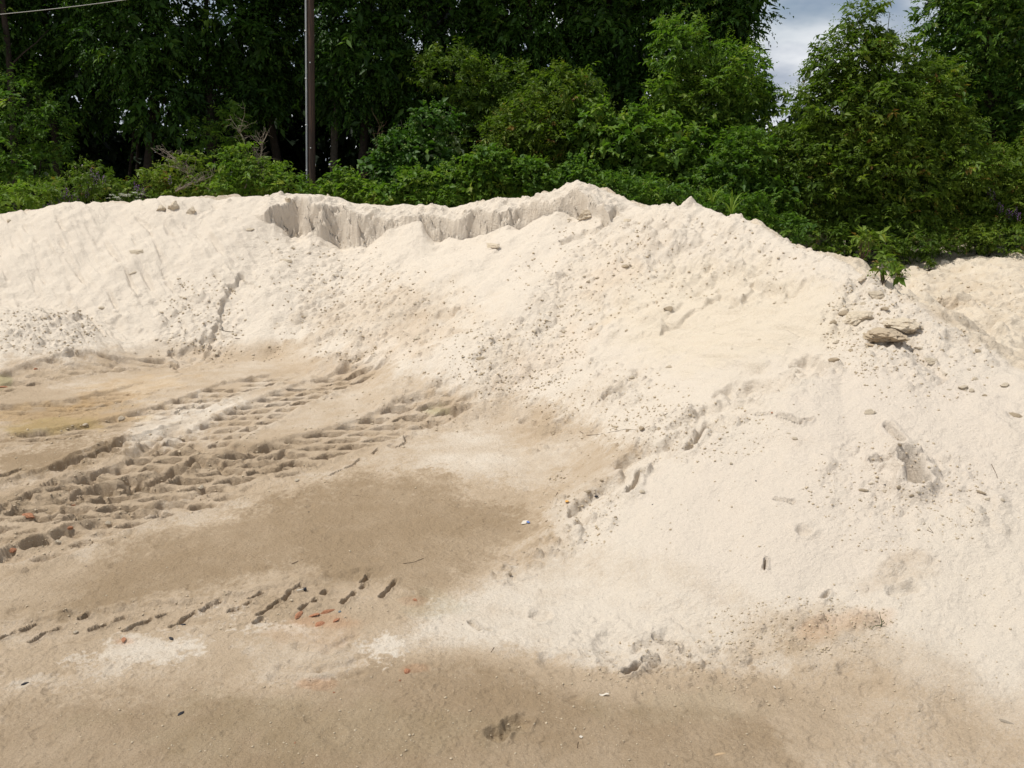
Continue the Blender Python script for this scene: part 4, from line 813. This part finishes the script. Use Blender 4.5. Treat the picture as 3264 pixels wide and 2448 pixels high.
def slope_rot(p, yaw, tilt=.25, R=random):
    e = .12; gx = (zat(p.x+e, p.y)-zat(p.x-e, p.y))/(2*e); gy = (zat(p.x, p.y+e)-zat(p.x, p.y-e))/(2*e)
    n = Vector((-gx, -gy, 1)).normalized().lerp(Vector((0, 0, 1)), .4).normalized()
    return (n.to_track_quat('Z', 'Y').to_matrix().to_4x4() @ Matrix.Rotation(yaw, 4, 'Z') @ Matrix.Rotation(R.uniform(-tilt, tilt), 4, 'X')).to_euler()
def clod(px, py, w, label=None, group=None, asp=(1, .75, .65), yaw=None, mesh=None, cat='clod', name='sand_clod', sink=.25, seed=None):
    """w = width in photo pixels"""
    R = random.Random(seed if seed is not None else int(px*7+py)); p = hit(px, py); s = w*.5*math.hypot(p.y, HC-p.z)/FP
    me = mesh or R.choice(CLB if w > 26 else CL); o = bpy.data.objects.new(name, me); COL.objects.link(o)
    o.rotation_euler = slope_rot(p, yaw if yaw is not None else R.uniform(0, 6.28), .3, R)
    o.scale = (s*asp[0], s*asp[1], s*asp[2]); o.location = p+Vector((0, 0, s*asp[2]*(.35-sink*1.2)))
    tag(o, label, cat, group); return o
# named clods
for x, y, w, a, yaw, lab in [
    (515, 667, 38, (1, .8, .9), .5, 'tapered grey clod, left one of three stuck just below the left crest'), (555, 662, 48, (.9, .8, 1.2), .2, 'largest of the three grey clods stuck just below the left crest'), (612, 676, 42, (.85, .8, 1.25), 0, 'right one of the three grey clods stuck just below the left crest'),
    (795, 733, 30, (1, .6, .5), 0, 'flat isolated clod on the smooth sand left of the vertical cut'), (436, 803, 44, (1, .6, .5), .3, 'lone oval clod halfway down the smooth left slope'), (425, 870, 34, (1, .35, .35), .6, 'thin slab of crust below the oval clod on the left slope'),
    (1570, 783, 70, (1, .35, .35), 0, 'long broken clod resting under the right half of the vertical cut'), (30, 705, 18, (.8, .7, 1.2), 0, 'small upright clod near the left edge of the pile'), (912, 832, 40, (1, .5, .5), -.1, 'oval clod below the left half of the vertical cut'),
    (918, 640, 26, (.8, .7, 1.7), 0, 'pointed clod standing up on the crest'), (1535, 1145, 36, (1, .6, .6), -.1, 'smooth tan clod at the foot of the fan beside the dark crumbs'), (1330, 1080, 34, (1, .8, .7), .5, 'grey clod on the lower edge of the fan'),
    (2000, 703, 30, (1, .8, .7), 0, 'blocky clod below the crest right of the peak'), (1992, 850, 26, (1, .7, .8), .4, 'dark rimmed clod in the middle of the clod scatter'), (2132, 987, 36, (1, .8, .8), 0, 'round dark clod at the left end of the broken ledge'), (2015, 1205, 30, (.9, .5, .7), .5, 'lone clod on the smooth lower right slope'),
    (2132, 1170, 32, (1, .5, .6), .6, 'smooth upright oval clod on the right slope'), (2750, 893, 36, (.9, .8, .9), 0, 'rough clod at the top of the boulder trail on the shoulder'), (2795, 940, 52, (1, .8, .8), .2, 'large rounded clod above the broken slab'), (2750, 970, 26, (1, .7, .7), 0, 'small clod between the rounded clod and the slab'),
    (2820, 985, 36, (1, .7, .6), 0, 'brown pitted clod right above the broken slab'), (2690, 1000, 36, (1, .8, .8), .5, 'brown clod left of the slab top'), (2655, 1030, 30, (.9, .8, .8), 0, 'small brown clod left of the slab'), (2665, 1092, 30, (.9, .7, .6), .6, 'tan clod left below the slab'),
    (2660, 1150, 60, (1, .45, .5), .5, 'long brown clod lying below and left of the slab'), (2712, 1118, 26, (1, .7, .7), 0, 'small clod just above the long brown one'), (2935, 1048, 26, (.9, .7, 1), 0, 'angular grey clod right of the slab'), (2970, 1150, 44, (1, .8, .6), 0, 'rough pitted clod group right below the slab'),
    (2930, 1110, 36, (1, .6, .5), 0, 'flat clod right below the slab'), (3115, 1122, 24, (1, .7, 1), 0, 'angular brown clod on the right shoulder'), (3072, 1238, 38, (1, .8, .7), 0, 'rounded clod, left one of a pair on the right shoulder'), (3095, 1248, 26, (.7, .7, 1), 0, 'narrow clod, right one of a pair on the right shoulder'),
    (3205, 1230, 36, (1, .8, .6), .8, 'flat topped grey clod near the right edge'), (3108, 1208, 26, (1, .8, .6), 0, 'small clod above the pair on the right shoulder'), (3235, 1325, 44, (1, .5, .6), -.5, 'rough dark clod at the right edge'), (3138, 1262, 18, (1, .6, .9), -.5, 'small dark clod right of the pair on the shoulder'),
    (2785, 1178, 14, (.9, .6, .7), 0, 'small tan pebble on the smooth sand below the slab'), (2770, 1315, 40, (1, .7, .5), .3, 'crumbled clod on the smooth near slope'), (2868, 1418, 20, (1, .6, .6), -.4, 'small dark clod above the dark hollow'), (2865, 1555, 24, (.6, .8, 1), 0, 'small grey block at the foot of the dark hollow'),
    (2752, 1563, 34, (1, .6, .5), 0, 'flat clod left below the dark hollow'), (2905, 1580, 18, (1, .7, .8), 0, 'small clod right below the dark hollow'), (3128, 1570, 38, (1, .4, .4), -.4, 'dark curved chip of crust near the right edge'), (3195, 1595, 20, (1, .8, .7), 0, 'angular chip right of the curved one'), (3145, 1592, 20, (1, .6, .5), 0, 'flat chip below the curved one'),
    (2045, 1367, 28, (1, .8, .9), 0, 'round brown clod at the end of the buried wire'), (2000, 1375, 30, (1, .6, .6), 0, 'brown clod left of the round one at the wire end'), (2100, 1368, 24, (1, .6, .6), 0, 'brown clod right of the round one at the wire end'), (2045, 1568, 24, (1, .7, .6), 0, 'tan clod at the foot of the oval hollow'),
    (1918, 1532, 16, (1, .9, .9), 0, 'small round brown clod at the valley edge'), (1875, 1568, 20, (1, .8, .9), 0, 'brown clod at the foot of the near slope'), (1812, 1582, 14, (1, .8, .8), 0, 'dark small stone in the yard near the near slope'), (1795, 1745, 22, (1, .6, .6), 0, 'tan clod alone on the toe of the near slope'),
    (1962, 1650, 16, (.9, .7, 1), 0, 'nut shaped brown clod on the near slope'), (1670, 1762, 14, (1, .8, .8), 0, 'brown stone on the toe line of the near slope'), (1712, 1750, 13, (1, .8, .8), 0, 'second brown stone on the toe line of the near slope'), (1625, 1828, 18, (1, .7, .8), 0, 'brown stone where the white toe begins'),
    (2330, 1480, 16, (.8, .7, 1.1), .3, 'small two part stone in the middle of the near slope'), (2385, 1448, 14, (1, .7, .7), 0, 'tiny clod above the two part stone on the near slope'), (2535, 1398, 22, (1, .8, .7), 0, 'grey clod under the ledge crack'), (2515, 1382, 18, (1, .5, .5), 0, 'flat chip beside the grey clod under the ledge crack'), (2420, 1350, 12, (1, .9, .9), 0, 'round pebble below the ledge crack'),
    (945, 1533, 26, (1, .6, .6), .4, 'angular clod at the edge of the wheel ruts and the flat yard'), (806, 1132, 16, (1, .7, .8), 0, 'round stone alone at the foot of the left slope'), (690, 1128, 20, (1, .6, .6), 0, 'flat stone at the foot of the left slope'), (325, 982, 24, (1, .7, .7), 0, 'rounded clod in the gully at the foot of the left slope'),
    (250, 990, 18, (1, .5, .5), 0, 'small clod at the top of the left mound'), (500, 1082, 16, (1, .5, .6), .5, 'small oval clod low on the left slope'), (185, 1728, 30, (1, .8, .8), 0, 'clod sitting at the near edge of the wheel ruts'), (345, 1668, 28, (.8, .8, .9), 0, 'clod among the ruts at left, facing the flat yard'),
    (640, 1555, 26, (1, .8, .7), 0, 'cracked clod near the inner edge of the wheel ruts'), (240, 2018, 24, (1, .8, .6), 0, 'clod pushed up beside the front tyre marks'), (385, 1335, 26, (1, .7, .7), 0, 'grey clod among the upper wheel ruts'), (270, 1355, 22, (1, .7, .7), 0, 'tan clod among the upper wheel ruts'), (2640, 1585, 16, (1, .7, .6), 0, 'clod at the left end of the crumb scatter below the hollow')]:
    dk = w < 20 and ('brown' in lab or 'dark' in lab)
    o = clod(x, y, w*1.05, lab, 'clods of caked sand', a, yaw, mesh=(random.Random(x).choice(CLD) if ('brown' in lab or 'dark' in lab) else None))
# unnamed clods, alike within their patch
REG = [(620, 1010, 110, 110, 26, 10, 'small clod in the rough streak on the left slope'), (880, 830, 150, 90, 16, 10, 'small clod sprinkled below the left half of the vertical cut'), (1050, 840, 70, 50, 14, 11, 'clod in the cluster below the middle of the vertical cut'), (1180, 1000, 250, 120, 26, 10, 'clod in the rough bowl at the centre of the pile'),
       (1620, 1130, 190, 90, 34, 11, 'clod in the rough patch at the foot of the fan'), (1930, 800, 170, 140, 34, 13, 'clod scattered on the slope below the highest peak'), (2290, 830, 260, 100, 16, 15, 'clod on the broken crust right of the peak'), (1800, 1060, 120, 90, 18, 13, 'clod on the right side of the fan'),
       (130, 1060, 160, 50, 22, 10, 'small clod on the mound at the left edge'), (2480, 1080, 220, 120, 12, 11, 'small clod on the smooth right slope'), (2080, 1360, 190, 60, 22, 11, 'small clod on the valley floor between the slopes'), (2980, 1180, 150, 90, 20, 12, 'small clod strewn along the right shoulder'),
       (2750, 1050, 110, 120, 22, 13, 'small clod around the broken slab'), (2860, 1600, 170, 110, 22, 12, 'small clod on the near slope below the dark hollow'), (2620, 1990, 180, 50, 12, 10, 'small brown crumb in the disturbed band at lower right'), (1850, 1610, 70, 90, 12, 11, 'small clod at the foot of the near slope')]
for (cx, cyy, rx, ry, n, w, lab) in REG:
    R = random.Random(int(cx+cyy))
    for k in range(int(n*.62)):
        a_ = R.uniform(0, 6.28); q = math.sqrt(R.random()); clod(cx+rx*q*math.cos(a_), cyy+ry*q*math.sin(a_), w*R.uniform(.7, 1.6), lab, lab+'s'[:0], (1, R.uniform(.5, .9), R.uniform(.45, .8)), None, mesh=(R.choice(CLD) if 'brown' in lab else None))
# crumbs past counting: one object
def crumbs(name, spots, label):
    vs = []; fs = []; nb = 0; g = np.random.default_rng(3); F1 = np.array(IF1)
    base = [IV1*(1+.25*g.normal(size=(len(IV1), 1))) for _ in range(6)]
    for (p, s) in spots:
        q = base[g.integers(6)]*np.array((1, g.uniform(.6, .95), g.uniform(.45, .8)))*s; a_ = g.uniform(0, 6.28); c, sn = math.cos(a_), math.sin(a_)
        q = np.stack([q[:, 0]*c-q[:, 1]*sn, q[:, 0]*sn+q[:, 1]*c, q[:, 2]], 1)+np.array(p); vs.append(q); fs.append(F1+nb); nb += len(q)
    V_ = np.vstack(vs); F = np.vstack(fs); me = bpy.data.meshes.new(name); me.vertices.add(len(V_)); me.vertices.foreach_set('co', V_.astype(np.float32).ravel()); me.loops.add(F.size); me.loops.foreach_set('vertex_index', F.astype(np.int32).ravel())
    me.polygons.add(len(F)); me.polygons.foreach_set('loop_start', (np.arange(len(F))*3).astype(np.int32)); me.update(calc_edges=True); me.materials.append(M['crumb'])
    o = bpy.data.objects.new(name, me); COL.objects.link(o); tag(o, label, 'sand crumbs', kind='stuff')
R = random.Random(99); spots = []
CR_REG = [(1200, 1010, 320, 150, 330), (1050, 870, 200, 110, 120), (640, 1020, 130, 140, 220), (1650, 1130, 230, 110, 420), (1900, 880, 260, 170, 300), (2250, 820, 330, 120, 150), (130, 1060, 190, 70, 260), (1950, 1290, 260, 120, 260), (2200, 1380, 260, 90, 260), (1850, 1620, 120, 130, 200), (2780, 1040, 150, 150, 420),
          (2950, 1170, 200, 130, 180), (2850, 1580, 270, 170, 300), (2560, 2000, 280, 90, 420), (3080, 1600, 170, 110, 90), (2150, 2130, 300, 90, 260), (1450, 1280, 400, 90, 200), (850, 1130, 400, 22, 70), (650, 1430, 600, 150, 380), (150, 1650, 260, 120, 200), (600, 1950, 620, 60, 140), (2400, 1500, 500, 300, 90), (1500, 2300, 1300, 140, 320), (2900, 2100, 350, 300, 160), (3000, 950, 240, 120, 120), (1000, 1700, 700, 150, 40)]
for (cx, cyy, rx, ry, n) in CR_REG:
    for k in range(n):
        a_ = R.uniform(0, 6.28); q = math.sqrt(R.random())*1.1; x = cx+rx*q*math.cos(a_); yv = cyy+ry*q*math.sin(a_)
        if not (-200 < x < 3460 and yv < 2500): continue
        p = hit(x, yv); s = R.uniform(1.6, 4.6)*R.uniform(.6, 1.3)*math.hypot(p.y, HC-p.z)/FP; spots.append(((p.x, p.y, p.z+s*.2), s))
crumbs('sand_crumbs', spots, 'loose crumbs of caked sand scattered over the pile and the yard')

# the broken slab on the shoulder
def slab(px, py, w, label, seed, asp, yaw, tilt, mat='clod_dark', name='sand_slab', sink=0.0, roll=0.0, dz=0.0):
    g = np.random.default_rng(seed); p = hit(px, py); s = w*.5*math.hypot(p.y, HC-p.z)/FP
    n = 22; ang = np.linspace(0, 2*np.pi, n, endpoint=False); rr = 1+.06*g.normal(size=n)+.10*np.cos(3*ang+seed); v = []
    for zz, sc in ((-.5, .80), (-.2, .98), (.2, 1.0), (.5, .93)):
        for k in range(n):
            r_ = rr[k]*sc*(1+.04*g.normal()); v.append((math.cos(ang[k])*r_*asp[0], math.sin(ang[k])*r_*asp[1], zz*asp[2]*(1+.08*g.normal())))
    rings = 4; f = []
    for i in range(rings-1):
        for k in range(n): f.append((i*n+k, i*n+(k+1) % n, (i+1)*n+(k+1) % n, (i+1)*n+k))
    prev = (rings-1)*n
    for sc in (.7, .4):
        b0 = len(v)
        for k in range(n): v.append((math.cos(ang[k])*rr[k]*sc*asp[0], math.sin(ang[k])*rr[k]*sc*asp[1], .5*asp[2]*(1+.12*g.normal())))
        for k in range(n): f.append((prev+k, prev+(k+1) % n, b0+(k+1) % n, b0+k))
        prev = b0
    f.append(tuple(prev+k for k in range(n))); f.append(tuple(range(n))[::-1])
    o = mesh_obj(name, [Vector(q)*s for q in v], f, M[mat], None, False); o.location = p+Vector((0, 0, dz)); o.rotation_euler = (tilt, roll, yaw); tag(o, label, 'clod', 'clods of caked sand'); return o
IV4, IF4 = ico(4)
def block(px, py, w, label, seed, asp, yaw, mat, tilt=.0, dz=0.0):
    p = hit(px, py); s_ = w*.5*math.hypot(p.y, HC-p.z)/FP; o = bpy.data.objects.new('sand_block', rockmesh('sand_block', seed, mat, IV4, IF4, 18, .13, 1.0, .10)); COL.objects.link(o)
    o.location = p+Vector((0, 0, dz)); o.scale = (s_*asp[0], s_*asp[1], s_*asp[2]); o.rotation_euler = slope_rot(p, yaw, abs(tilt)+.01, random.Random(seed)); tag(o, label, 'clod', 'clods of caked sand')
block(2818, 1066, 172, 'large grey broken slab of caked sand tilted on the right shoulder', 103, (1, .85, .34), -.35, 'clod_dark', .0, -.015)
block(2732, 1020, 110, 'tan block of caked sand at the upper left end of the large grey slab', 105, (1, .8, .5), -.15, 'clod', .1, .03)
block(2885, 1046, 145, 'grey crumbling block of caked sand behind the large slab', 108, (1, .8, .45), .15, 'clod', -.1, .03)
slab(2805, 1104, 115, 'thin pale edged plate of caked sand jutting from beneath the large slab', 11, (1, .42, .13), -.50, -.20, 'clod_dark', roll=.10, dz=-.005)
block(1868, 688, 62, 'smooth curved block of sand under the peak at the right end of the cut', 112, (1, .55, .75), .4, 'clod', .1, .0)
BR = [rockmesh('brick_fragment', 60+i, 'brick', IV2, IF2, 14, .15, .8, .10) for i in range(3)]
for x, y, w, a, yaw, lab in [(955, 1958, 60, (1, .35, .3), 0, 'flat orange brick shard, left piece of the crushed brick group'), (1000, 1962, 50, (1, .6, .3), .4, 'orange brick fragment in the middle of the crushed brick group'), (1045, 1950, 60, (1, .3, .3), .5, 'long orange brick splinter pointing up right in the crushed brick group'), (1072, 1978, 30, (1, .7, .5), 0, 'reddish brick chip at the right end of the crushed brick group'),
                             (1022, 1990, 40, (1, .7, .35), 0, 'dusty red brick fragment at the bottom of the crushed brick group'), (395, 2040, 34, (1, .6, .4), 0, 'orange brick chip between the two front tyre marks'), (222, 1684, 26, (1, .7, .8), .3, 'orange brick lump among the wheel ruts'), (90, 1646, 66, (1, .35, .45), -.1, 'long dark red brick piece in the wheel ruts at the left edge'),
                             (42, 1754, 28, (1, .8, .7), .4, 'orange brick lump at the left edge beside the flat yard'), (232, 1612, 20, (1, .5, .5), 0, 'small brick chip sunk in a rut'), (1300, 2140, 40, (1, .6, .5), .3, 'brownish brick lump alone on the damp foreground'), (1275, 2170, 10, (1, .8, .8), 0, 'tiny red chip just below the brownish brick lump'), (1325, 1913, 28, (1, .5, .5), .3, 'dull red brick chip at the end of the tyre marks'), (10, 1235, 30, (1, .5, .5), 0, 'small red brick chip far back at the left edge'), (1065, 2208, 10, (1, .7, .7), 0, 'tiny brick chip in the foreground'), (2460, 1316, 8, (1, 1, 1), 0, 'tiny red pebble on top of the ledge crack'), (940, 2368, 12, (1, .5, .3), 0, 'small brick speck at the bottom of the picture'), (115, 1177, 16, (1, .7, .7), 0, 'dark red chip in the upper ruts')]:
    clod(x, y, w, lab, 'brick fragments', a, yaw, mesh=random.Random(x+y).choice(BR), cat='brick fragment', name='brick_fragment', sink=.2)
clod(1083, 1950, 14, 'small blue grey stone beside the crushed brick', None, (.8, .8, .9), mesh=rockmesh('stone', 90, 'bluegrey', IV2, IF2), cat='stone', name='stone')
DS = rockmesh('stone', 91, 'black', IV2, IF2)
for x, y, w, lab in [(582, 1992, 20, 'dark crumb under the front tyre marks'), (545, 2036, 22, 'dark red black stone above the pale smear'), (577, 2275, 24, 'dark grey stone on the damp foreground at left'), (1900, 1582, 16, 'black twig end at the foot of the near slope'), (80, 2180, 24, 'dark stone chip near the lower left edge'), (1478, 1140, 14, 'small black stone at the left edge of the fan foot'),
                     (275, 1805, 7, 'black speck on the flat yard at left'), (984, 1632, 7, 'black speck on the flat yard near the ruts'), (2820, 1545, 8, 'dark pebble inside the hollow'), (1475, 1990, 6, 'tiny dark pebble on the white toe'), (2080, 1608, 7, 'tiny black seed on the near slope'), (2410, 1533, 8, 'small dark pebble on the near slope')]:
    clod(x, y, w, lab, 'dark stones', (1, .6, .5), mesh=DS, cat='stone', name='stone')
def scrap(name, px, py, w, asp, yaw, mat, label, cat, bendk=.2, thick=.0025):
    p = hit(px, py); s = w*math.hypot(p.y, HC-p.z)/FP; n = 8; v = []; f = []
    for j in (0, 1):
        for i in range(n+1):
            for q in (-.5, .5):
                x = i/n-.5; v.append((x*s, q*asp*s*(1-.5*x*x), s*bendk*(math.sin(x*5)*.25+.3*abs(x))+.004+j*thick))
    m = 2*(n+1)
    for i in range(n):
        a = 2*i; f += [(a, a+1, a+3, a+2), (m+a, m+a+2, m+a+3, m+a+1), (a, a+2, m+a+2, m+a), (a+1, m+a+1, m+a+3, a+3)]
    f += [(0, m, m+1, 1), (2*n, 2*n+1, m+2*n+1, m+2*n)]
    o = mesh_obj(name, v, f, M[mat], None, False); o.location = p; o.rotation_euler = slope_rot(p, yaw, .05); tag(o, label, cat); return o
so = scrap('packaging_scrap', 1672, 1667, 34, .5, .15, 'paper', 'crumpled pale scrap with a blue edge on the yard near the near slope', 'litter')
s2 = scrap('blue_strip', 1684, 1668, 22, .35, .5, 'blue', None, None); s2.parent = so; s2.matrix_parent_inverse = so.matrix_basis.inverted(); s2.location.z += .006
for k in ('label', 'category'):
    if k in s2: del s2[k]
scrap('orange_scrap', 1808, 1600, 22, .55, .2, 'orange', 'small orange scrap on the sand in the valley mouth', 'litter', .4)
scrap('paper_scrap', 1925, 2217, 28, .3, .1, 'paper', 'small curled white paper scrap at the edge of the damp foreground', 'litter', .5)
scrap('paper_scrap', 2469, 2193, 12, .3, .1, 'paper', 'tiny white scrap right of the curled one', 'litter', .5)
scrap('pale_chip', 1852, 2351, 9, 1, 0, 'paper', 'tiny round pale chip in the foreground', 'litter', .1)
o = clod(2293, 2404, 46, 'weathered tan wood chip lying in the right foreground', None, (1, .33, .3), -.6, mesh=rockmesh('wood_chip', 93, 'wood', IV2, IF2, 10, .08, .6), cat='wood', name='wood_chip')
o = clod(3205, 2302, 52, 'short brown broken stick near the lower right corner', None, (1, .22, .25), .15, mesh=rockmesh('broken_stick', 94, 'dead', IV2, IF2, 4, .15, .9), cat='stick', name='broken_stick')
p = hit(968, 1883); b = empty('bolt', p); tag(b, 'small dark bolt with a pale shank beside the front tyre marks', 'bolt')
t = Tubes(); t.tube([p+Vector((0, 0, .012)), p+Vector((.022, .006, .014))], [.013, .013], 6); t.build('head', M['black'], b, p)
t = Tubes(); t.tube([p+Vector((-.05, -.012, .008)), p+Vector((0, 0, .012))], [.006, .006], 6); t.build('shank', M['paper'], b, p)
def stick(P, r, mat, label, cat='twig', name='twig', grp=None):
    r *= .65; Q = [hit(*q)+Vector((0, 0, r*.5)) for q in P]
    t = Tubes(); t.tube(Q, [r*(1-.4*i/len(Q)) for i in range(len(Q))], 5); o = t.build(name, M[mat], None, Q[0]); o.location = Q[0]; tag(o, label, cat, grp)
stick([(1848, 1375), (1870, 1388), (1910, 1385), (1950, 1377), (1995, 1368), (2040, 1372), (2090, 1350), (2140, 1320), (2155, 1300)], .004, 'twig', 'long thin rusty wire half buried across the valley floor', 'wire', 'rusty_wire')
for i, (P, r, lab) in enumerate([([(2100, 1345), (2120, 1322), (2150, 1305)], .005, 'thin twig lying with others at the upper end of the buried wire'), ([(1285, 1797), (1320, 1792), (1350, 1780)], .004, 'thin twig on the flat yard above the tyre marks'), ([(930, 1798), (948, 1790), (965, 1784)], .004, 'tiny twig on the flat yard above the bolt'), ([(1093, 1577), (1140, 1580), (1150, 1582)], .0035, 'thin straight twig near the crust crack'), ([(1012, 1365), (1030, 1371)], .006, 'short brown stick on the pale strip between two tracks'),
        ([(1770, 1583), (1778, 1570)], .005, 'short dark twig standing near the orange scrap'), ([(2438, 1770), (2440, 1785), (2437, 1815)], .0035, 'dark crooked twig upright on the near slope'), ([(700, 1050), (718, 1056), (738, 1058)], .008, 'brown bark strip right of the rough streak on the left slope'), ([(750, 1079), (765, 1080)], .008, 'dark bark strip low on the left slope'), ([(1840, 2385), (1843, 2365)], .004, 'pale straw standing in the foreground'),
        ([(2955, 1690), (2975, 1700), (2960, 1680)], .004, 'thin dry stalk at the bottom of the near slope scatter'), ([(1575, 2065), (1565, 2080)], .005, 'tiny stick on the white toe'), ([(3160, 1480), (3175, 1510), (3180, 1525)], .0035, 'dark twig near the right edge of the near slope')]):
    stick(P, r, 'twig', lab)
# green sprout in the sand
p = hit(2808, 1998); o = empty('sprout', p); tag(o, 'tiny green sprout alone in the sand at lower right', 'seedling')
t = Tubes(); t.tube([p, p+Vector((.004, 0, .03)), p+Vector((-.012, 0, .075)), p+Vector((-.02, 0, .11))], [.003, .003, .002, .001], 5); t.tube([p+Vector((0, 0, .01)), p+Vector((.02, 0, .03)), p+Vector((.012, 0, .045)), p+Vector((0, 0, .03))], [.003, .003, .003, .002], 5)
ob = t.build('stem', M['lf_bright'], o, p)
t = Tubes(); t.tube([p+Vector((0, 0, .012)), p+Vector((-.04, -.01, .015)), p+Vector((-.08, -.03, .004))], [.003, .002, .001], 5); t.build('leaf', M['lf_bright'], o, p)
